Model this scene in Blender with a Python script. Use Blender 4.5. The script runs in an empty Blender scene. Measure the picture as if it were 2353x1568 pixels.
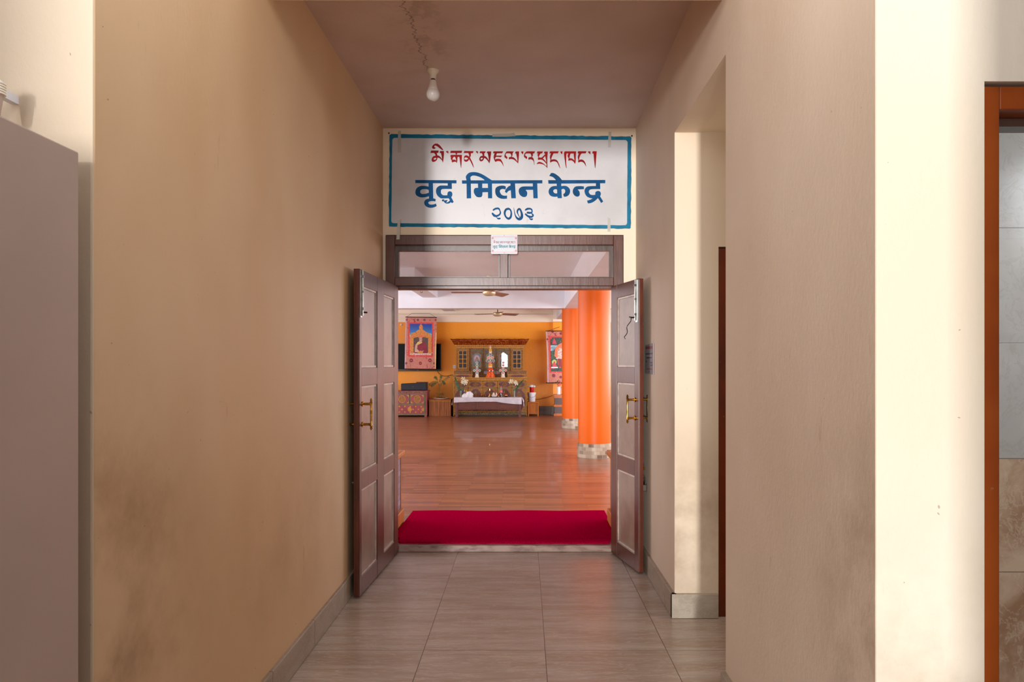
import bpy, math, random
from mathutils import Vector, Matrix
from mathutils.geometry import tessellate_polygon
random.seed(7)
PI = math.pi
S = bpy.context.scene
COL = S.collection
# ------------------------------------------------------------------ camera
F = 1660.0; VX = 1205.0; VY = 833.0; EYE = 1.42
cam = bpy.data.cameras.new('camera'); camo = bpy.data.objects.new('camera', cam); COL.objects.link(camo)
cam.sensor_width = 36; cam.lens = F/2353*36
cam.shift_x = (1176.5-VX)/2353; cam.shift_y = (VY-784)/2353
cam.clip_start = .05; cam.clip_end = 100
camo.location = (0, 0, EYE); camo.rotation_euler = (PI/2, 0, 0)
S.camera = camo
# ------------------------------------------------------------------ light, exposure
w = bpy.data.worlds.new('world'); S.world = w; w.use_nodes = True
w.node_tree.nodes['Background'].inputs[0].default_value = (.75, .85, 1, 1)
w.node_tree.nodes['Background'].inputs[1].default_value = .6
S.view_settings.view_transform = 'Standard'; S.view_settings.look = 'None'
S.view_settings.exposure = .55; S.view_settings.gamma = 1
try: S.view_settings.use_curve_mapping = False
except Exception: pass
S.cycles.max_bounces = 10; S.cycles.diffuse_bounces = 6; S.cycles.caustics_reflective = False
S.cycles.caustics_refractive = False; S.cycles.sample_clamp_indirect = 4
def area(name, loc, target, sx, sy, power, col=(1, 1, 1)):
    l = bpy.data.lights.new(name, 'AREA'); l.shape = 'RECTANGLE'; l.size = sx; l.size_y = sy
    l.energy = power; l.color = col
    o = bpy.data.objects.new(name, l); COL.objects.link(o); o.location = loc
    d = Vector(target)-Vector(loc); o.rotation_euler = d.to_track_quat('-Z', 'Y').to_euler()
    return o
area('daylight_from_far_opening', (-7.35, -60, .6), (.3, 0, 1.6), 2.08, 7.0, 23500, (1, .99, .97))
area('daylight_lobby_opening', (-.9, -5.9, 1.7), (-.3, 4, 1.9), 2.0, 2.4, 132, (.95, .97, 1))
area('corridor_fill_added', (-.12, 1.40, 3.22), (-.1, 4.2, .2), 1.5, .45, 16, (.97, .98, 1))  # added unseen fill to brighten the corridor side walls
area('side_passage_fill_added', (2.55, 3.5, 1.7), (-1, 3.55, 1.5), .9, 1.6, 7, (1, .90, .76))  # added warm fill for the left wall and the corridor's far end
area('daylight_hall_east', (5.6, 12.0, 1.75), (-3, 12.2, 1.5), 11, 1.7, 370, (.93, .96, 1))
area('daylight_hall_west', (-6.3, 11.5, 1.75), (3, 13, 1.6), 10, 1.7, 300, (.93, .96, 1))
area('washroom_fill_added', (2.75, 2.1, 2.2), (1.7, 2.9, 1.2), .5, .5, 6, (.9, .95, 1))  # added small fill for the washroom; no window is built there

# ------------------------------------------------------------------ pixel helpers (2353x1568 frame)
def WX(px, d): return (px-VX)*d/F
def WZ(py, d): return EYE+(VY-py)*d/F
def AT(px, py, d): return Vector((WX(px, d), d, WZ(py, d)))

# ------------------------------------------------------------------ materials
def srgb(c):
    if isinstance(c, str):
        c = [int(c[i:i+2], 16)/255 for i in (0, 2, 4)]
    return tuple((x/12.92 if x <= .04045 else ((x+.055)/1.055)**2.4) for x in c)+(1,)
class NG:
    def __init__(s, name):
        s.m = bpy.data.materials.new(name); s.m.use_nodes = True
        s.t = s.m.node_tree; s.b = s.t.nodes['Principled BSDF']; s.out = s.t.nodes['Material Output']
        s.tc = s.t.nodes.new('ShaderNodeTexCoord').outputs['Object']
    def n(s, ty, **kw):
        nd = s.t.nodes.new(ty)
        for k, v in kw.items():
            if k.startswith('_'): setattr(nd, k[1:], v)
            else:
                key = int(k[1:]) if k[0] == 'i' and k[1:].isdigit() else k.replace('__', ' ')
                if hasattr(v, 'is_linked') or isinstance(v, bpy.types.NodeSocket): s.t.links.new(v, nd.inputs[key])
                else: nd.inputs[key].default_value = v
        return nd
    def map(s, scale=(1, 1, 1), rot=(0, 0, 0), loc=(0, 0, 0)):
        return s.n('ShaderNodeMapping', Vector=s.tc, Scale=scale, Rotation=rot, Location=loc).outputs[0]
    def noise(s, sc, vec=None, det=4, rough=.55, dist=0):
        return s.n('ShaderNodeTexNoise', Vector=vec or s.tc, Scale=sc, Detail=det, Roughness=rough, Distortion=dist).outputs['Fac']
    def math(s, op, a, b=0.0, c=0.0, clamp=False):
        nd = s.n('ShaderNodeMath', _operation=op, i0=a, i1=b, i2=c); nd.use_clamp = clamp; return nd.outputs[0]
    def rng(s, v, a, b, c=0.0, d=1.0):
        return s.n('ShaderNodeMapRange', _interpolation_type='SMOOTHSTEP', Value=v, **{'From__Min': a, 'From__Max': b, 'To__Min': c, 'To__Max': d}).outputs[0]
    def mix(s, f, a, b, mode='MIX'):
        nd = s.t.nodes.new('ShaderNodeMix'); nd.data_type = 'RGBA'; nd.blend_type = mode
        for i, v in ((0, f), (6, a), (7, b)):
            if isinstance(v, bpy.types.NodeSocket): s.t.links.new(v, nd.inputs[i])
            else: nd.inputs[i].default_value = v
        return nd.outputs[2]
    def sep(s):
        nd = s.n('ShaderNodeSeparateXYZ', i0=s.tc); return nd.outputs
    def set(s, k, v):
        if isinstance(v, bpy.types.NodeSocket): s.t.links.new(v, s.b.inputs[k])
        else: s.b.inputs[k].default_value = v
    def bump(s, h, st, dist=.01):
        nd = s.n('ShaderNodeBump', Height=h, Strength=st, Distance=dist); s.t.links.new(nd.outputs[0], s.b.inputs['Normal'])
def M(name, c, rough=.55, metal=0, c2=None, sc=6, lo=.4, hi=.65, stretch=(1, 1, 1), bump=0, bsc=60, spec=.5, coat=0, sheen=0):
    g = NG(name); g.set('Roughness', rough); g.set('Metallic', metal); g.set('Specular IOR Level', spec)
    if coat: g.set('Coat Weight', coat); g.set('Coat Roughness', .15)
    if sheen: g.set('Sheen Weight', sheen)
    c = srgb(c); v = g.map(stretch)
    if c2 is None: c2 = tuple(x*.8 for x in c[:3])+(1,)
    else: c2 = srgb(c2)
    g.set('Base Color', g.mix(g.rng(g.noise(sc, v), lo, hi), c, c2))
    if bump: g.bump(g.noise(bsc, v), bump, .004)
    return g.m
def plaster(name, c, c2, grime=None, rough=.55, gsize=.5, streak=True):
    """painted plaster: blotches, fine grain, scattered scuffs; grime=(axis, edge, reach, z0, z1)"""
    g = NG(name); g.set('Roughness', rough); g.set('Specular IOR Level', .35)
    col = g.mix(g.rng(g.noise(.9, g.map((1, 1, .6)), 3), .35, .7), srgb(c), srgb(c2))
    sc = g.rng(g.noise(9, g.map((1, 1, .25)), 5, .7), .66, .74)
    col = g.mix(g.math('MULTIPLY', sc, .22), col, srgb('6e4c2c'))
    sp = g.rng(g.noise(42, None, 2), .77, .79)
    col = g.mix(g.math('MULTIPLY', sp, .5), col, srgb('6e4c2c'))
    if grime:
        for ax, edge, reach, z0, z1, amt in grime:
            so = g.sep(); a = g.math('ABSOLUTE', g.math('SUBTRACT', so[ax], edge))
            m1 = g.rng(a, reach, 0.0)
            mz = g.math('MULTIPLY', g.rng(so[2], z0-.35, z0+.25), g.rng(so[2], z1+.45, z1-.25))
            nn = g.rng(g.noise(2.6, None, 6, .65), .33, .72)
            f = g.math('MULTIPLY', g.math('MULTIPLY', m1, mz), g.math('MULTIPLY', nn, amt), clamp=True)
            col = g.mix(f, col, srgb('7a5530'))
    g.set('Base Color', col)
    h = g.math('ADD', g.noise(70, g.map((1, 1, .6)), 4), g.math('MULTIPLY', g.noise(9, None, 4), 1.4))
    g.bump(h, .14, .005)
    return g.m
mWallL = plaster('paint_left_shade_tint', 'dec09c', 'd2ae86', [(1, 1.78, .8, .3, 1.1, .65), (1, 3.3, 1.4, .35, .8, .25)])  # deeper tan puts the dim warm light into the wall colour
mWallR = plaster('paint_beige_right', 'dcc8b4', 'd2bca6', [(1, 1.72, .5, .5, 1.0, .7), (1, 4.0, .5, .9, 1.3, .35)])
mCream = plaster('paint_cream', 'dccbb4', 'd6c2a8', [(0, .84, .9, .1, .75, .55), (0, -1.06, .3, .1, .6, .5)])
mCreamR = plaster('paint_cream_right_lit', 'e8ddcb', 'e2d2bb', [(0, .84, .9, .1, .75, .5)])  # lighter copy of the cream, strong daylight put into the colour
mCreamB = plaster('paint_cream_sign_wall', 'efdfc6', 'ead6ba')
def ceiling_mat():
    g = NG('ceiling_paint_with_crack'); g.set('Roughness', .6)
    col = g.mix(g.rng(g.noise(1.6), .35, .7), srgb('d2bcb2'), srgb('c8b0a2'))
    so = g.sep()
    wob = g.math('MULTIPLY', g.math('SUBTRACT', g.noise(7, g.map((.01, 1, 1)), 6, .75), .5), .22)
    d = g.math('ABSOLUTE', g.math('SUBTRACT', g.math('ADD', so[0], wob), g.math('ADD', g.math('MULTIPLY', g.math('SUBTRACT', so[1], 3.0), .02), -.60)))
    cr = g.math('MULTIPLY', g.rng(d, .0045, .0015), g.rng(so[1], 4.35, 4.25))
    col = g.mix(g.math('MULTIPLY', cr, .75), col, srgb('4a3426'))
    dd = g.math('ABSOLUTE', g.math('SUBTRACT', so[0], -.55))
    st = g.math('MULTIPLY', g.rng(dd, .22, .02), g.math('MULTIPLY', g.rng(g.noise(8, None, 6, .7), .48, .6), g.math('MULTIPLY', g.rng(so[1], 3.3, 3.5), g.rng(so[1], 4.3, 4.1))))
    col = g.mix(g.math('MULTIPLY', st, .3), col, srgb('7d5a35'))
    g.set('Base Color', col); g.bump(g.noise(22, None, 6), .2, .01)
    return g.m
mCeil = ceiling_mat()
def tile_mat(name, size, ox, oy, ca, cb, vein, rough, axes=(0, 1), grout='5d4a3c', gw=.0035, rot=.35, vs=(1, 1, 1), offv=None):
    g = NG(name); so = g.sep(); dmin = None; cells = []
    for ax, o, sz in ((axes[0], ox, size[0]), (axes[1], oy, size[1])):
        u = g.math('DIVIDE', g.math('SUBTRACT', so[ax], o), sz)
        cells.append(g.math('FLOOR', u))
        fr = g.math('FRACT', u); e = g.math('MULTIPLY', g.math('MINIMUM', fr, g.math('SUBTRACT', 1.0, fr)), sz)
        dmin = e if dmin is None else g.math('MINIMUM', dmin, e)
    off = g.n('ShaderNodeCombineXYZ', i0=g.math('MULTIPLY', cells[0], 3.7), i1=g.math('MULTIPLY', cells[1], 5.3), i2=0.0).outputs[0]
    base = g.n('ShaderNodeVectorMath', _operation='ADD', i0=g.tc, i1=off).outputs[0]
    v = g.n('ShaderNodeMapping', Vector=base, Scale=vs, Rotation=(0, 0, rot)).outputs[0]
    n1 = g.noise(3.0, v, 5, .6, .6); n2 = g.noise(9, v, 6, .65, .8)
    col = g.mix(g.rng(n1, .35, .65), srgb(ca), srgb(cb))
    col = g.mix(g.math('MULTIPLY', g.rng(g.math('ABSOLUTE', g.math('SUBTRACT', n2, .5)), .03, 0.0), .45), col, srgb(vein))
    col = g.mix(g.rng(dmin, gw, gw*.5), col, srgb(grout))
    g.set('Base Color', col); g.set('Roughness', rough)
    g.bump(g.rng(dmin, gw*.4, gw*1.2), .3, .002)
    return g.m
mFloor = tile_mat('stone_floor_tiles', (.5985, .595), -.4965, 5.346, 'b7a89c', 'a4907f', 'd6c9bc', .27, rot=.22, vs=(.45, 3.6, 1), gw=.0024)
mBaseB = tile_mat('stone_skirting', (.6, .5), 0, -1, 'a39686', '958573', 'b5a898', .4, axes=(1, 2), vs=(1, 1.5, 4))
mBaseF = tile_mat('stone_skirting_front', (.6, .5), 0, -1, 'b0a696', 'a29684', 'c5b8a8', .4, axes=(0, 2), vs=(2, 1, 4))
mBath = tile_mat('white_wall_tiles', (.6, .4555), .3, 1.04-.4555*2, 'c6c5c2', 'bcbab7', 'b0aba4', .22, axes=(0, 2), grout='8e8a84', gw=.002)
mBathB = tile_mat('brown_marble_wall_tiles', (.6, .4475), .3, 1.04-.4475*4, 'd6bfa6', 'a88468', 'dccab4', .2, axes=(0, 2), grout='7a6350', gw=.002, vs=(1.2, 1, 1.2), rot=.9)
def wood_floor():
    g = NG('laminate_floor'); br = g.n('ShaderNodeTexBrick', Vector=g.map((1, 1, 1)), Scale=1.0, Color1=srgb('b06e4a'), Color2=srgb('7c4630'), Mortar=srgb('5c3c2e'))
    br.inputs['Mortar Size'].default_value = .0018; br.inputs['Brick Width'].default_value = .6; br.inputs['Row Height'].default_value = .062; br.offset = .37
    n = g.rng(g.noise(5, g.map((1.2, 26, 1)), 5, .6), .38, .66)
    g.set('Base Color', g.mix(g.math('MULTIPLY', n, .55), br.outputs[0], srgb('6e4634'))); g.set('Roughness', .3)
    g.set('Coat Weight', .15); return g.m
mWoodFloor = wood_floor()
mThresh = M('threshold_marble', 'a08478', .35, c2='75564a', sc=9, stretch=(1, 3, 3))
def orange_rough(name, c, c2, bump):
    g = NG(name); g.set('Roughness', .6)
    g.set('Base Color', g.mix(g.rng(g.noise(.55), .35, .65), srgb(c), srgb(c2))); g.bump(g.noise(28, None, 5), bump, .02); return g.m
mOrangeWall = orange_rough('orange_textured_wall', 'f8a020', 'f0a048', .5)
mOrangeCol = orange_rough('orange_gloss_column', 'd86000', 'd05600', .04); mOrangeCol.node_tree.nodes['Principled BSDF'].inputs['Roughness'].default_value = .42; mOrangeCol.node_tree.nodes['Principled BSDF'].inputs['Specular IOR Level'].default_value = .3
mWhite = M('white_hall_paint', 'e6eaf2', .6, c2='dfe2ea', sc=1.2, bump=.1)
def marked():
    g = NG('marked_white_beam'); g.set('Roughness', .6)
    f = g.rng(g.noise(7, g.map((.6, 1, 3)), 5, .7), .64, .70)
    g.set('Base Color', g.mix(g.math('MULTIPLY', f, .5), srgb('efe2cf'), srgb('9a7a50'))); return g.m
mMarked = marked()
mColTile = None
def mosaic(name, cols, sx, sz, rough=.4, ax=0):
    g = NG(name); v = g.map((1, 1, 1))
    if ax == 'col':
        so = g.sep(); ang = g.math('ARCTAN2', so[1], so[0]); u = g.math('MULTIPLY', ang, .245)
        v = g.n('ShaderNodeCombineXYZ', i0=u, i1=so[2], i2=0.0).outputs[0]
    elif ax == 1: so = g.sep(); v = g.n('ShaderNodeCombineXYZ', i0=so[1], i1=so[2], i2=0.0).outputs[0]
    else: so = g.sep(); v = g.n('ShaderNodeCombineXYZ', i0=so[0], i1=so[2], i2=0.0).outputs[0]
    br = g.n('ShaderNodeTexBrick', Vector=v, Scale=1.0, Color1=srgb(cols[0]), Color2=srgb(cols[1]), Mortar=srgb(cols[2]))
    br.inputs['Mortar Size'].default_value = .003; br.inputs['Brick Width'].default_value = sx; br.inputs['Row Height'].default_value = sz
    g.set('Base Color', br.outputs[0]); g.set('Roughness', rough); return g.m
mColTile = mosaic('column_base_tiles', ('b5a48f', '6b5544', '9c9084'), .082, .052, ax='col')
mDado = mosaic('dado_tiles', ('9489a0', '6d5560', '5a4a4c'), .11, .05, ax=1)
mSkirtHall = mosaic('hall_skirting_tiles', ('5d4330', '42301f', '382818'), .25, .07)
mCarpet = None
def carpet():
    g = NG('red_carpet_pile'); n = g.noise(160, None, 3)
    g.set('Base Color', g.mix(g.rng(n, .35, .7), srgb('94002e'), srgb('c4003c'))); g.set('Roughness', 1.0); g.set('Specular IOR Level', 0)
    g.bump(n, 1.0, .01); return g.m
mCarpet = carpet()
def brown_paint(name, c, c2, rough=.28, wear='b39a86'):
    g = NG(name); g.set('Roughness', rough); g.set('Coat Weight', .1); g.set('Coat Roughness', .2); g.set('Specular IOR Level', .35)
    col = g.mix(g.rng(g.noise(3), .35, .7), srgb(c), srgb(c2))
    sp = g.rng(g.noise(55, g.map((1, 1, .5)), 3), .72, .76)
    g.set('Base Color', g.mix(g.math('MULTIPLY', sp, .6), col, srgb(wear))); g.bump(g.noise(30, g.map((1, 1, .15)), 4), .25, .004); return g.m
mBrown = brown_paint('brown_gloss_paint', '602e1c', '4c2214', .36)
mBrownD = brown_paint('brown_dark_rebate', '594238', '4c3a32')
mBrownTransom = brown_paint('brown_gloss_paint_worn', '643a2b', '522e22', .3)
mPanel = M('door_panel_paint', '8e7464', .4, c2='7e6454', sc=5, bump=.12, bsc=50, coat=.2)
mBead = M('door_bead_paint', 'c3b0a2', .4, c2='a8948a', sc=12)
mRedBrown = brown_paint('orange_brown_varnish', '9c4a14', '8c3c0e')
mBrass = M('brass', 'd9a84a', .2, 1, c2='8a6420', sc=30)
mAlu = M('aluminium', 'c9cac8', .3, 1, c2='a9aaa8', sc=20)
mSteel = M('steel', '7c7c7e', .35, 1)
mDarkMetal = M('dark_metal', '3a332c', .35, .8)
mBlack = M('black_plastic', '0c0c10', .3, c2='08080c')
mCord = M('black_cord', '1c1410', .8)
mPorcelain = M('porcelain_holder', 'e9e2d0', .3, c2='e0d8c4')
mBulb = M('frosted_bulb', 'd8d0cc', .35, c2='d0c8c4')
mBulbBody = M('bulb_collar_plastic', 'eee8dc', .4, c2='e8e0d4')
mCab = M('mauve_grey_steel_cabinet', 'bba89e', .42, c2='b3a197', sc=1.5, spec=.4)
mPlaque = M('plaque_white', 'c0c2ca', .35, c2='b8bac4')
mRed = M('sign_red', '9c0a10', .6, c2='7c060c', sc=8, spec=.15)
mBlue = M('sign_blue', '08558c', .6, c2='054470', sc=7, spec=.15)
mBlueD = M('sign_border_blue', '147699', .6, c2='0e6486', sc=9, spec=.2)
mTeal = M('plaque_teal', '127884', .5)
mPink = M('plaque_pink', 'd98a86', .4)
mTape = None
def mixglass(name, tr, tint=(1, 1, 1, 1), rough=.03, base=None):
    g = NG(name); t = g.t; tb = g.n('ShaderNodeBsdfTransparent', Color=tint); 
    g.set('Base Color', srgb(base) if base else (.9, .9, .9, 1)); g.set('Roughness', rough)
    mx = g.n('ShaderNodeMixShader', i0=tr); t.links.new(tb.outputs[0], mx.inputs[1]); t.links.new(g.b.outputs[0], mx.inputs[2])
    t.links.new(mx.outputs[0], g.out.inputs[0]); return g.m
mTape = mixglass('cloudy_adhesive_tape', .55, rough=.25, base='d8d6cc')
mGlass = mixglass('transom_glass', .30, (.93, .9, .9, 1), .08, 'b9a6a0')  # mauve base colour stands in for blurred reflections in the panes
mVaseGlass = mixglass('vase_glass', .22, (.95, 1, .97, 1), .05, 'cfd8d0')
def glossy_pane(f=.08):
    g = NG('altar_door_glass'); gl = g.n('ShaderNodeBsdfGlossy', Roughness=.02, Color=(1, 1, 1, 1)); tb = g.n('ShaderNodeBsdfTransparent')
    mx = g.n('ShaderNodeMixShader', i0=f); g.t.links.new(tb.outputs[0], mx.inputs[1]); g.t.links.new(gl.outputs[0], mx.inputs[2]); g.t.links.new(mx.outputs[0], g.out.inputs[0]); return g.m
mPane = glossy_pane(); mPaneR = glossy_pane(.5)
mSignBg = None
def signbg():
    g = NG('sign_ground_paint'); g.set('Roughness', .38); g.set('Specular IOR Level', .6)
    col = g.mix(g.rng(g.noise(2.2, None, 5), .4, .7), srgb('cac8ca'), srgb('bcb9ba'))
    st = g.rng(g.noise(6, g.map((2.2, 1, .8)), 6, .75), .62, .72)
    col = g.mix(g.math('MULTIPLY', st, .35), col, srgb('98887a')); g.set('Base Color', col); g.bump(g.noise(120), .08, .003); return g.m
mSignBg = signbg()
def ornate(name, dark, gold, sc=42, thr=.5, rough=.35, dist=2.5, gold2=None):
    g = NG(name); n = g.noise(sc, None, 2, .5, dist); f = g.rng(n, thr-.04, thr+.04)
    g.set('Base Color', g.mix(f, srgb(dark), srgb(gold))); g.set('Roughness', rough); g.bump(f, .4, .006); return g.m
mOrn = ornate('gilt_carved_wood', '3c2012', 'b4782e', 78, .52)
mOrnL = ornate('gilt_carved_border', '5a2e16', 'cc923c', 95, .51)
mOrnC = ornate('carved_cornice_red_gold', '701f06', 'b8641e', 16, .54)
mOrnG = ornate('gilt_plinth_scroll', '42341f', '8e7c50', 30)
mGold = M('gold_paint', 'cc9234', .35, c2='b07a24', sc=30)
mMaroon = M('maroon_lacquer', '6c3c40', .35, c2='5c3034', sc=8)
mDarkWood = M('dark_lacquer_wood', '3a2214', .3, c2='2c180c', sc=10)
mTableWood = M('brown_low_table_wood', '6c3a30', .4, c2='59302a', sc=5, stretch=(1, 1, 6))
mCloth = M('white_cotton_cloth', 'd3cfd8', .9, c2='c6c2cc', sc=9)
mKhata = M('white_silk_scarf', 'f2f2f6', .7, c2='dcdfe8', sc=12)
mOrangeWood = M('honey_wood', 'b96a1c', .4, c2='a35a14', sc=4, stretch=(8, 8, 1))
mRedWood = M('slatted_wood', 'a3602a', .45, c2='844617', sc=4, stretch=(9, 9, .8))
mShelfOr = M('orange_shelf_wood', 'b8601e', .4, c2='a5541a')
mShelfDk = M('dark_shelf_front', '4d3434', .4, c2='442c2c')
mPlastW = M('white_plastic', 'e2e2ea', .35, c2='d8d8e0')
mPotRed = M('red_plastic', 'c81414', .3, c2='b00c0c')
mLeaf = M('leaf_green', '2f5a24', .45, c2='1e3f18', sc=20)
mLeafY = M('palm_leaf_olive', '5d5f1c', .5, c2='3a4412', sc=20)
mStem = M('stem_brown_green', '7a6a34', .7, c2='5a5028')
mLily = M('lily_white', 'f0ecd8', .6, c2='e2dcb8', sc=30)
mPinkF = M('pink_petal', 'd8606c', .6, c2='c04858', sc=30)
mOrF = M('marigold_orange', 'f07c10', .8, c2='d86408', sc=60)
mYeF = M('marigold_yellow', 'f0c018', .8, c2='d8a008', sc=60)
mSoil = M('potting_soil', '2c2016', .9)
mCopper = M('copper_gilt_metal', 'd69a68', .25, 1, c2='a86a3c', sc=20)
mCandle = M('butter_cream', 'f2d79a', .5, c2='e8b860', sc=30)
mCola = M('dark_cola', '180a08', .2, c2='120604', coat=.5)
mLabelRed = M('red_bottle_label', 'd4423e', .3, c2='e87a80', sc=25)
mCapRed = M('red_cap', 'd0202a', .3)
mShell = M('conch_pinkish', 'e6cfc8', .5, c2='c8a49c', sc=20)
mChest = M('chest_rose_lacquer', '9c4448', .4, c2='8c3a42', sc=6)
mChestG = M('chest_green_edge', '6a8a62', .5)
mBag = M('navy_black_case', '151a28', .6, c2='0e1220', sc=8)
mTVs = M('tv_screen', '040405', .3, spec=.1)
mBroc = None
def brocade(name, a, b, c, sc=30):
    g = NG(name); n = g.noise(sc, None, 2, .5, 3); v = g.noise(sc*.35, None, 2, .5, 1.5)
    col = g.mix(g.rng(n, .50, .56), srgb(a), srgb(b)); col = g.mix(g.rng(v, .62, .66), col, srgb(c)); g.set('Base Color', col); g.set('Roughness', .6); g.set('Sheen Weight', .2); return g.m
mBroc = brocade('rose_brocade', 'c98272', 'b87064', '9c3844', 26)
mBrocE = M('satin_edge', 'c8a8b4', .35, c2='b890a0')
mRedBr = brocade('red_brocade_border', 'e0443c', 'd23a38', 'c890a0', 40)
def sky_print():
    g = NG('printed_blue_sky'); so = g.sep(); g.set('Base Color', g.mix(g.rng(so[2], .80, 1.18), srgb('2f86cf'), srgb('06349a'))); g.set('Roughness', .4); return g.m
mSky = sky_print()
mArchG = ornate('printed_gold_arch', 'b4482c', 'e0a044', 45, .47)
mPrintDk = M('printed_dark_throne', '3a3c44', .5, c2='6a4a40', sc=25)
mSkin = M('printed_skin', 'd2a898', .5, c2='c29888')
mRobe = M('printed_maroon_robe', '8a1430', .5, c2='74102a', sc=20)
mShirt = M('printed_yellow_cloth', 'e8cc70', .5)
mPrintW = M('printed_pale_items', 'd8c4bc', .5, c2='a87868', sc=40)
mTk2 = brocade('printed_deity_painting', '3c5a50', '2a2430', 'c84a44', 22)
mTkPale = M('printed_pale_blue', '9cc0cc', .5, c2='5a84a4', sc=12)
mTkGreen = M('printed_green_hill', '44604a', .5, c2='2c4430', sc=18)
mTkHalo = M('printed_halo_yellow', 'c8d070', .5)
mPicBlue = M('painted_sky_blue', '3f74a0', .5, c2='5a8ab0', sc=4)
mPicGreen = M('painted_green_ground', '4f7a66', .5, c2='3a6a70', sc=14)
mPicGrey = M('painted_grey_figure', '8a7a78', .5, c2='5f4c50', sc=16)
mDarkGlass = M('dark_glass', '2c2a33', .4, c2='25232b')
mFanM = M('fan_cream_metal', 'd8c8a8', .3, .3, c2='c8b48c')
mBlade = M('fan_blade_beige', 'a88878', .5, c2='98786a')
mPaper = M('poster_paper', 'a79fa2', .35, c2='9c9498', coat=.3)
mInkD = M('poster_dark_ink', '3c3a50', .5)
mInkR = M('poster_red_ink', '8e2c34', .5)
mTorOr = M('torma_orange', 'ee6c14', .5, c2='d03c0c', sc=30, lo=.45, hi=.55)
mTorW = M('torma_white', 'e9e2d4', .5, c2='dcd4c4')
mTorB = M('torma_blue', '3a7a9c', .5); mTorN = M('torma_navy', '2c3c58', .5); mTorR = M('torma_rose', 'cc4454', .5)
mTorS = M('torma_salmon', 'e0784c', .5); mTorY = M('torma_yellow', 'f0a820', .5); mTorT = M('torma_teal', '4c9c8c', .5)

# ------------------------------------------------------------------ mesh builder
class MB:
    def __init__(s): s.v = []; s.f = []
    def add(s, vs, fs):
        n = len(s.v); s.v += [tuple(v) for v in vs]; s.f += [tuple(i+n for i in f) for f in fs]; return s
    def box(s, x0, x1, y0, y1, z0, z1):
        x0, x1 = sorted((x0, x1)); y0, y1 = sorted((y0, y1)); z0, z1 = sorted((z0, z1))
        return s.add([(x0, y0, z0), (x1, y0, z0), (x1, y1, z0), (x0, y1, z0), (x0, y0, z1), (x1, y0, z1), (x1, y1, z1), (x0, y1, z1)],
                     [(0, 3, 2, 1), (4, 5, 6, 7), (0, 1, 5, 4), (1, 2, 6, 5), (2, 3, 7, 6), (3, 0, 4, 7)])
    def pbox(s, px0, py0, px1, py1, d, dep):
        """box whose front face fills a pixel rectangle at distance d"""
        return s.box(WX(px0, d), WX(px1, d), d, d+dep, WZ(py1, d), WZ(py0, d))
    def hexa(s, p):
        return s.add(p, [(0, 3, 2, 1), (4, 5, 6, 7), (0, 1, 5, 4), (1, 2, 6, 5), (2, 3, 7, 6), (3, 0, 4, 7)])
    def lathe(s, c, prof, n=20, axis='z'):
        c = Vector(c); vs = []; fs = []
        for r, h in prof:
            for k in range(n):
                a = 2*PI*k/n; x, y = r*math.cos(a), r*math.sin(a)
                vs.append(c+(Vector((x, y, h)) if axis == 'z' else Vector((x, h, y)) if axis == 'y' else Vector((h, x, y))))
        m = len(prof)
        for i in range(m-1):
            for k in range(n):
                fs.append((i*n+k, i*n+(k+1) % n, (i+1)*n+(k+1) % n, (i+1)*n+k))
        fs.append(tuple(range(n-1, -1, -1))); fs.append(tuple((m-1)*n+k for k in range(n)))
        return s.add(vs, fs)
    def cyl(s, c, r, h, n=20, axis='z'): return s.lathe(c, [(r, 0), (r, h)], n, axis)
    def ball(s, c, r, sz=1, n=14):
        k = 8; return s.lathe(c, [(max(1e-4, r*math.sin(PI*i/k)), -r*sz*math.cos(PI*i/k)) for i in range(k+1)], n)
    def tube(s, pts, rad, n=8):
        pts = [Vector(p) for p in pts]; vs = []; fs = []
        up = Vector((0, 0, 1))
        for i, p in enumerate(pts):
            t = (pts[min(i+1, len(pts)-1)]-pts[max(i-1, 0)]).normalized()
            a = t.cross(up if abs(t.z) < .95 else Vector((1, 0, 0))).normalized(); b = t.cross(a)
            r = rad[i] if isinstance(rad, (list, tuple)) else rad
            for k in range(n): an = 2*PI*k/n; vs.append(p+a*r*math.cos(an)+b*r*math.sin(an))
        for i in range(len(pts)-1):
            for k in range(n): fs.append((i*n+k, i*n+(k+1) % n, (i+1)*n+(k+1) % n, (i+1)*n+k))
        fs.append(tuple(range(n))); fs.append(tuple(len(vs)-1-k for k in range(n)))
        return s.add(vs, fs)
    def poly(s, outer, holes=(), thick=0, nrm=(0, 1, 0)):
        """flat polygon (3-D points) with holes; thick extrudes along nrm"""
        loops = [[Vector(p) for p in outer]]+[[Vector(p) for p in h] for h in holes]
        tri = tessellate_polygon(loops); flat = [p for l in loops for p in l]
        s.add(flat, [t for t in tri])
        if thick:
            off = Vector(nrm)*thick; s.add([p+off for p in flat], [t[::-1] for t in tri])
            for l in loops:
                m = len(l); s.add(l+[p+off for p in l], [(i, (i+1) % m, m+(i+1) % m, m+i) for i in range(m)])
        return s
    def ppoly(s, pts, d, holes=(), thick=0):
        return s.poly([AT(x, y, d) for x, y in pts], [[AT(x, y, d) for x, y in h] for h in holes], thick)
    def disc(s, px, py, r, d, thick=.003, n=18, sy=1):
        return s.ppoly([(px+r*math.cos(2*PI*k/n), py+r*sy*math.sin(2*PI*k/n)) for k in range(n)], d, thick=thick)
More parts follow.
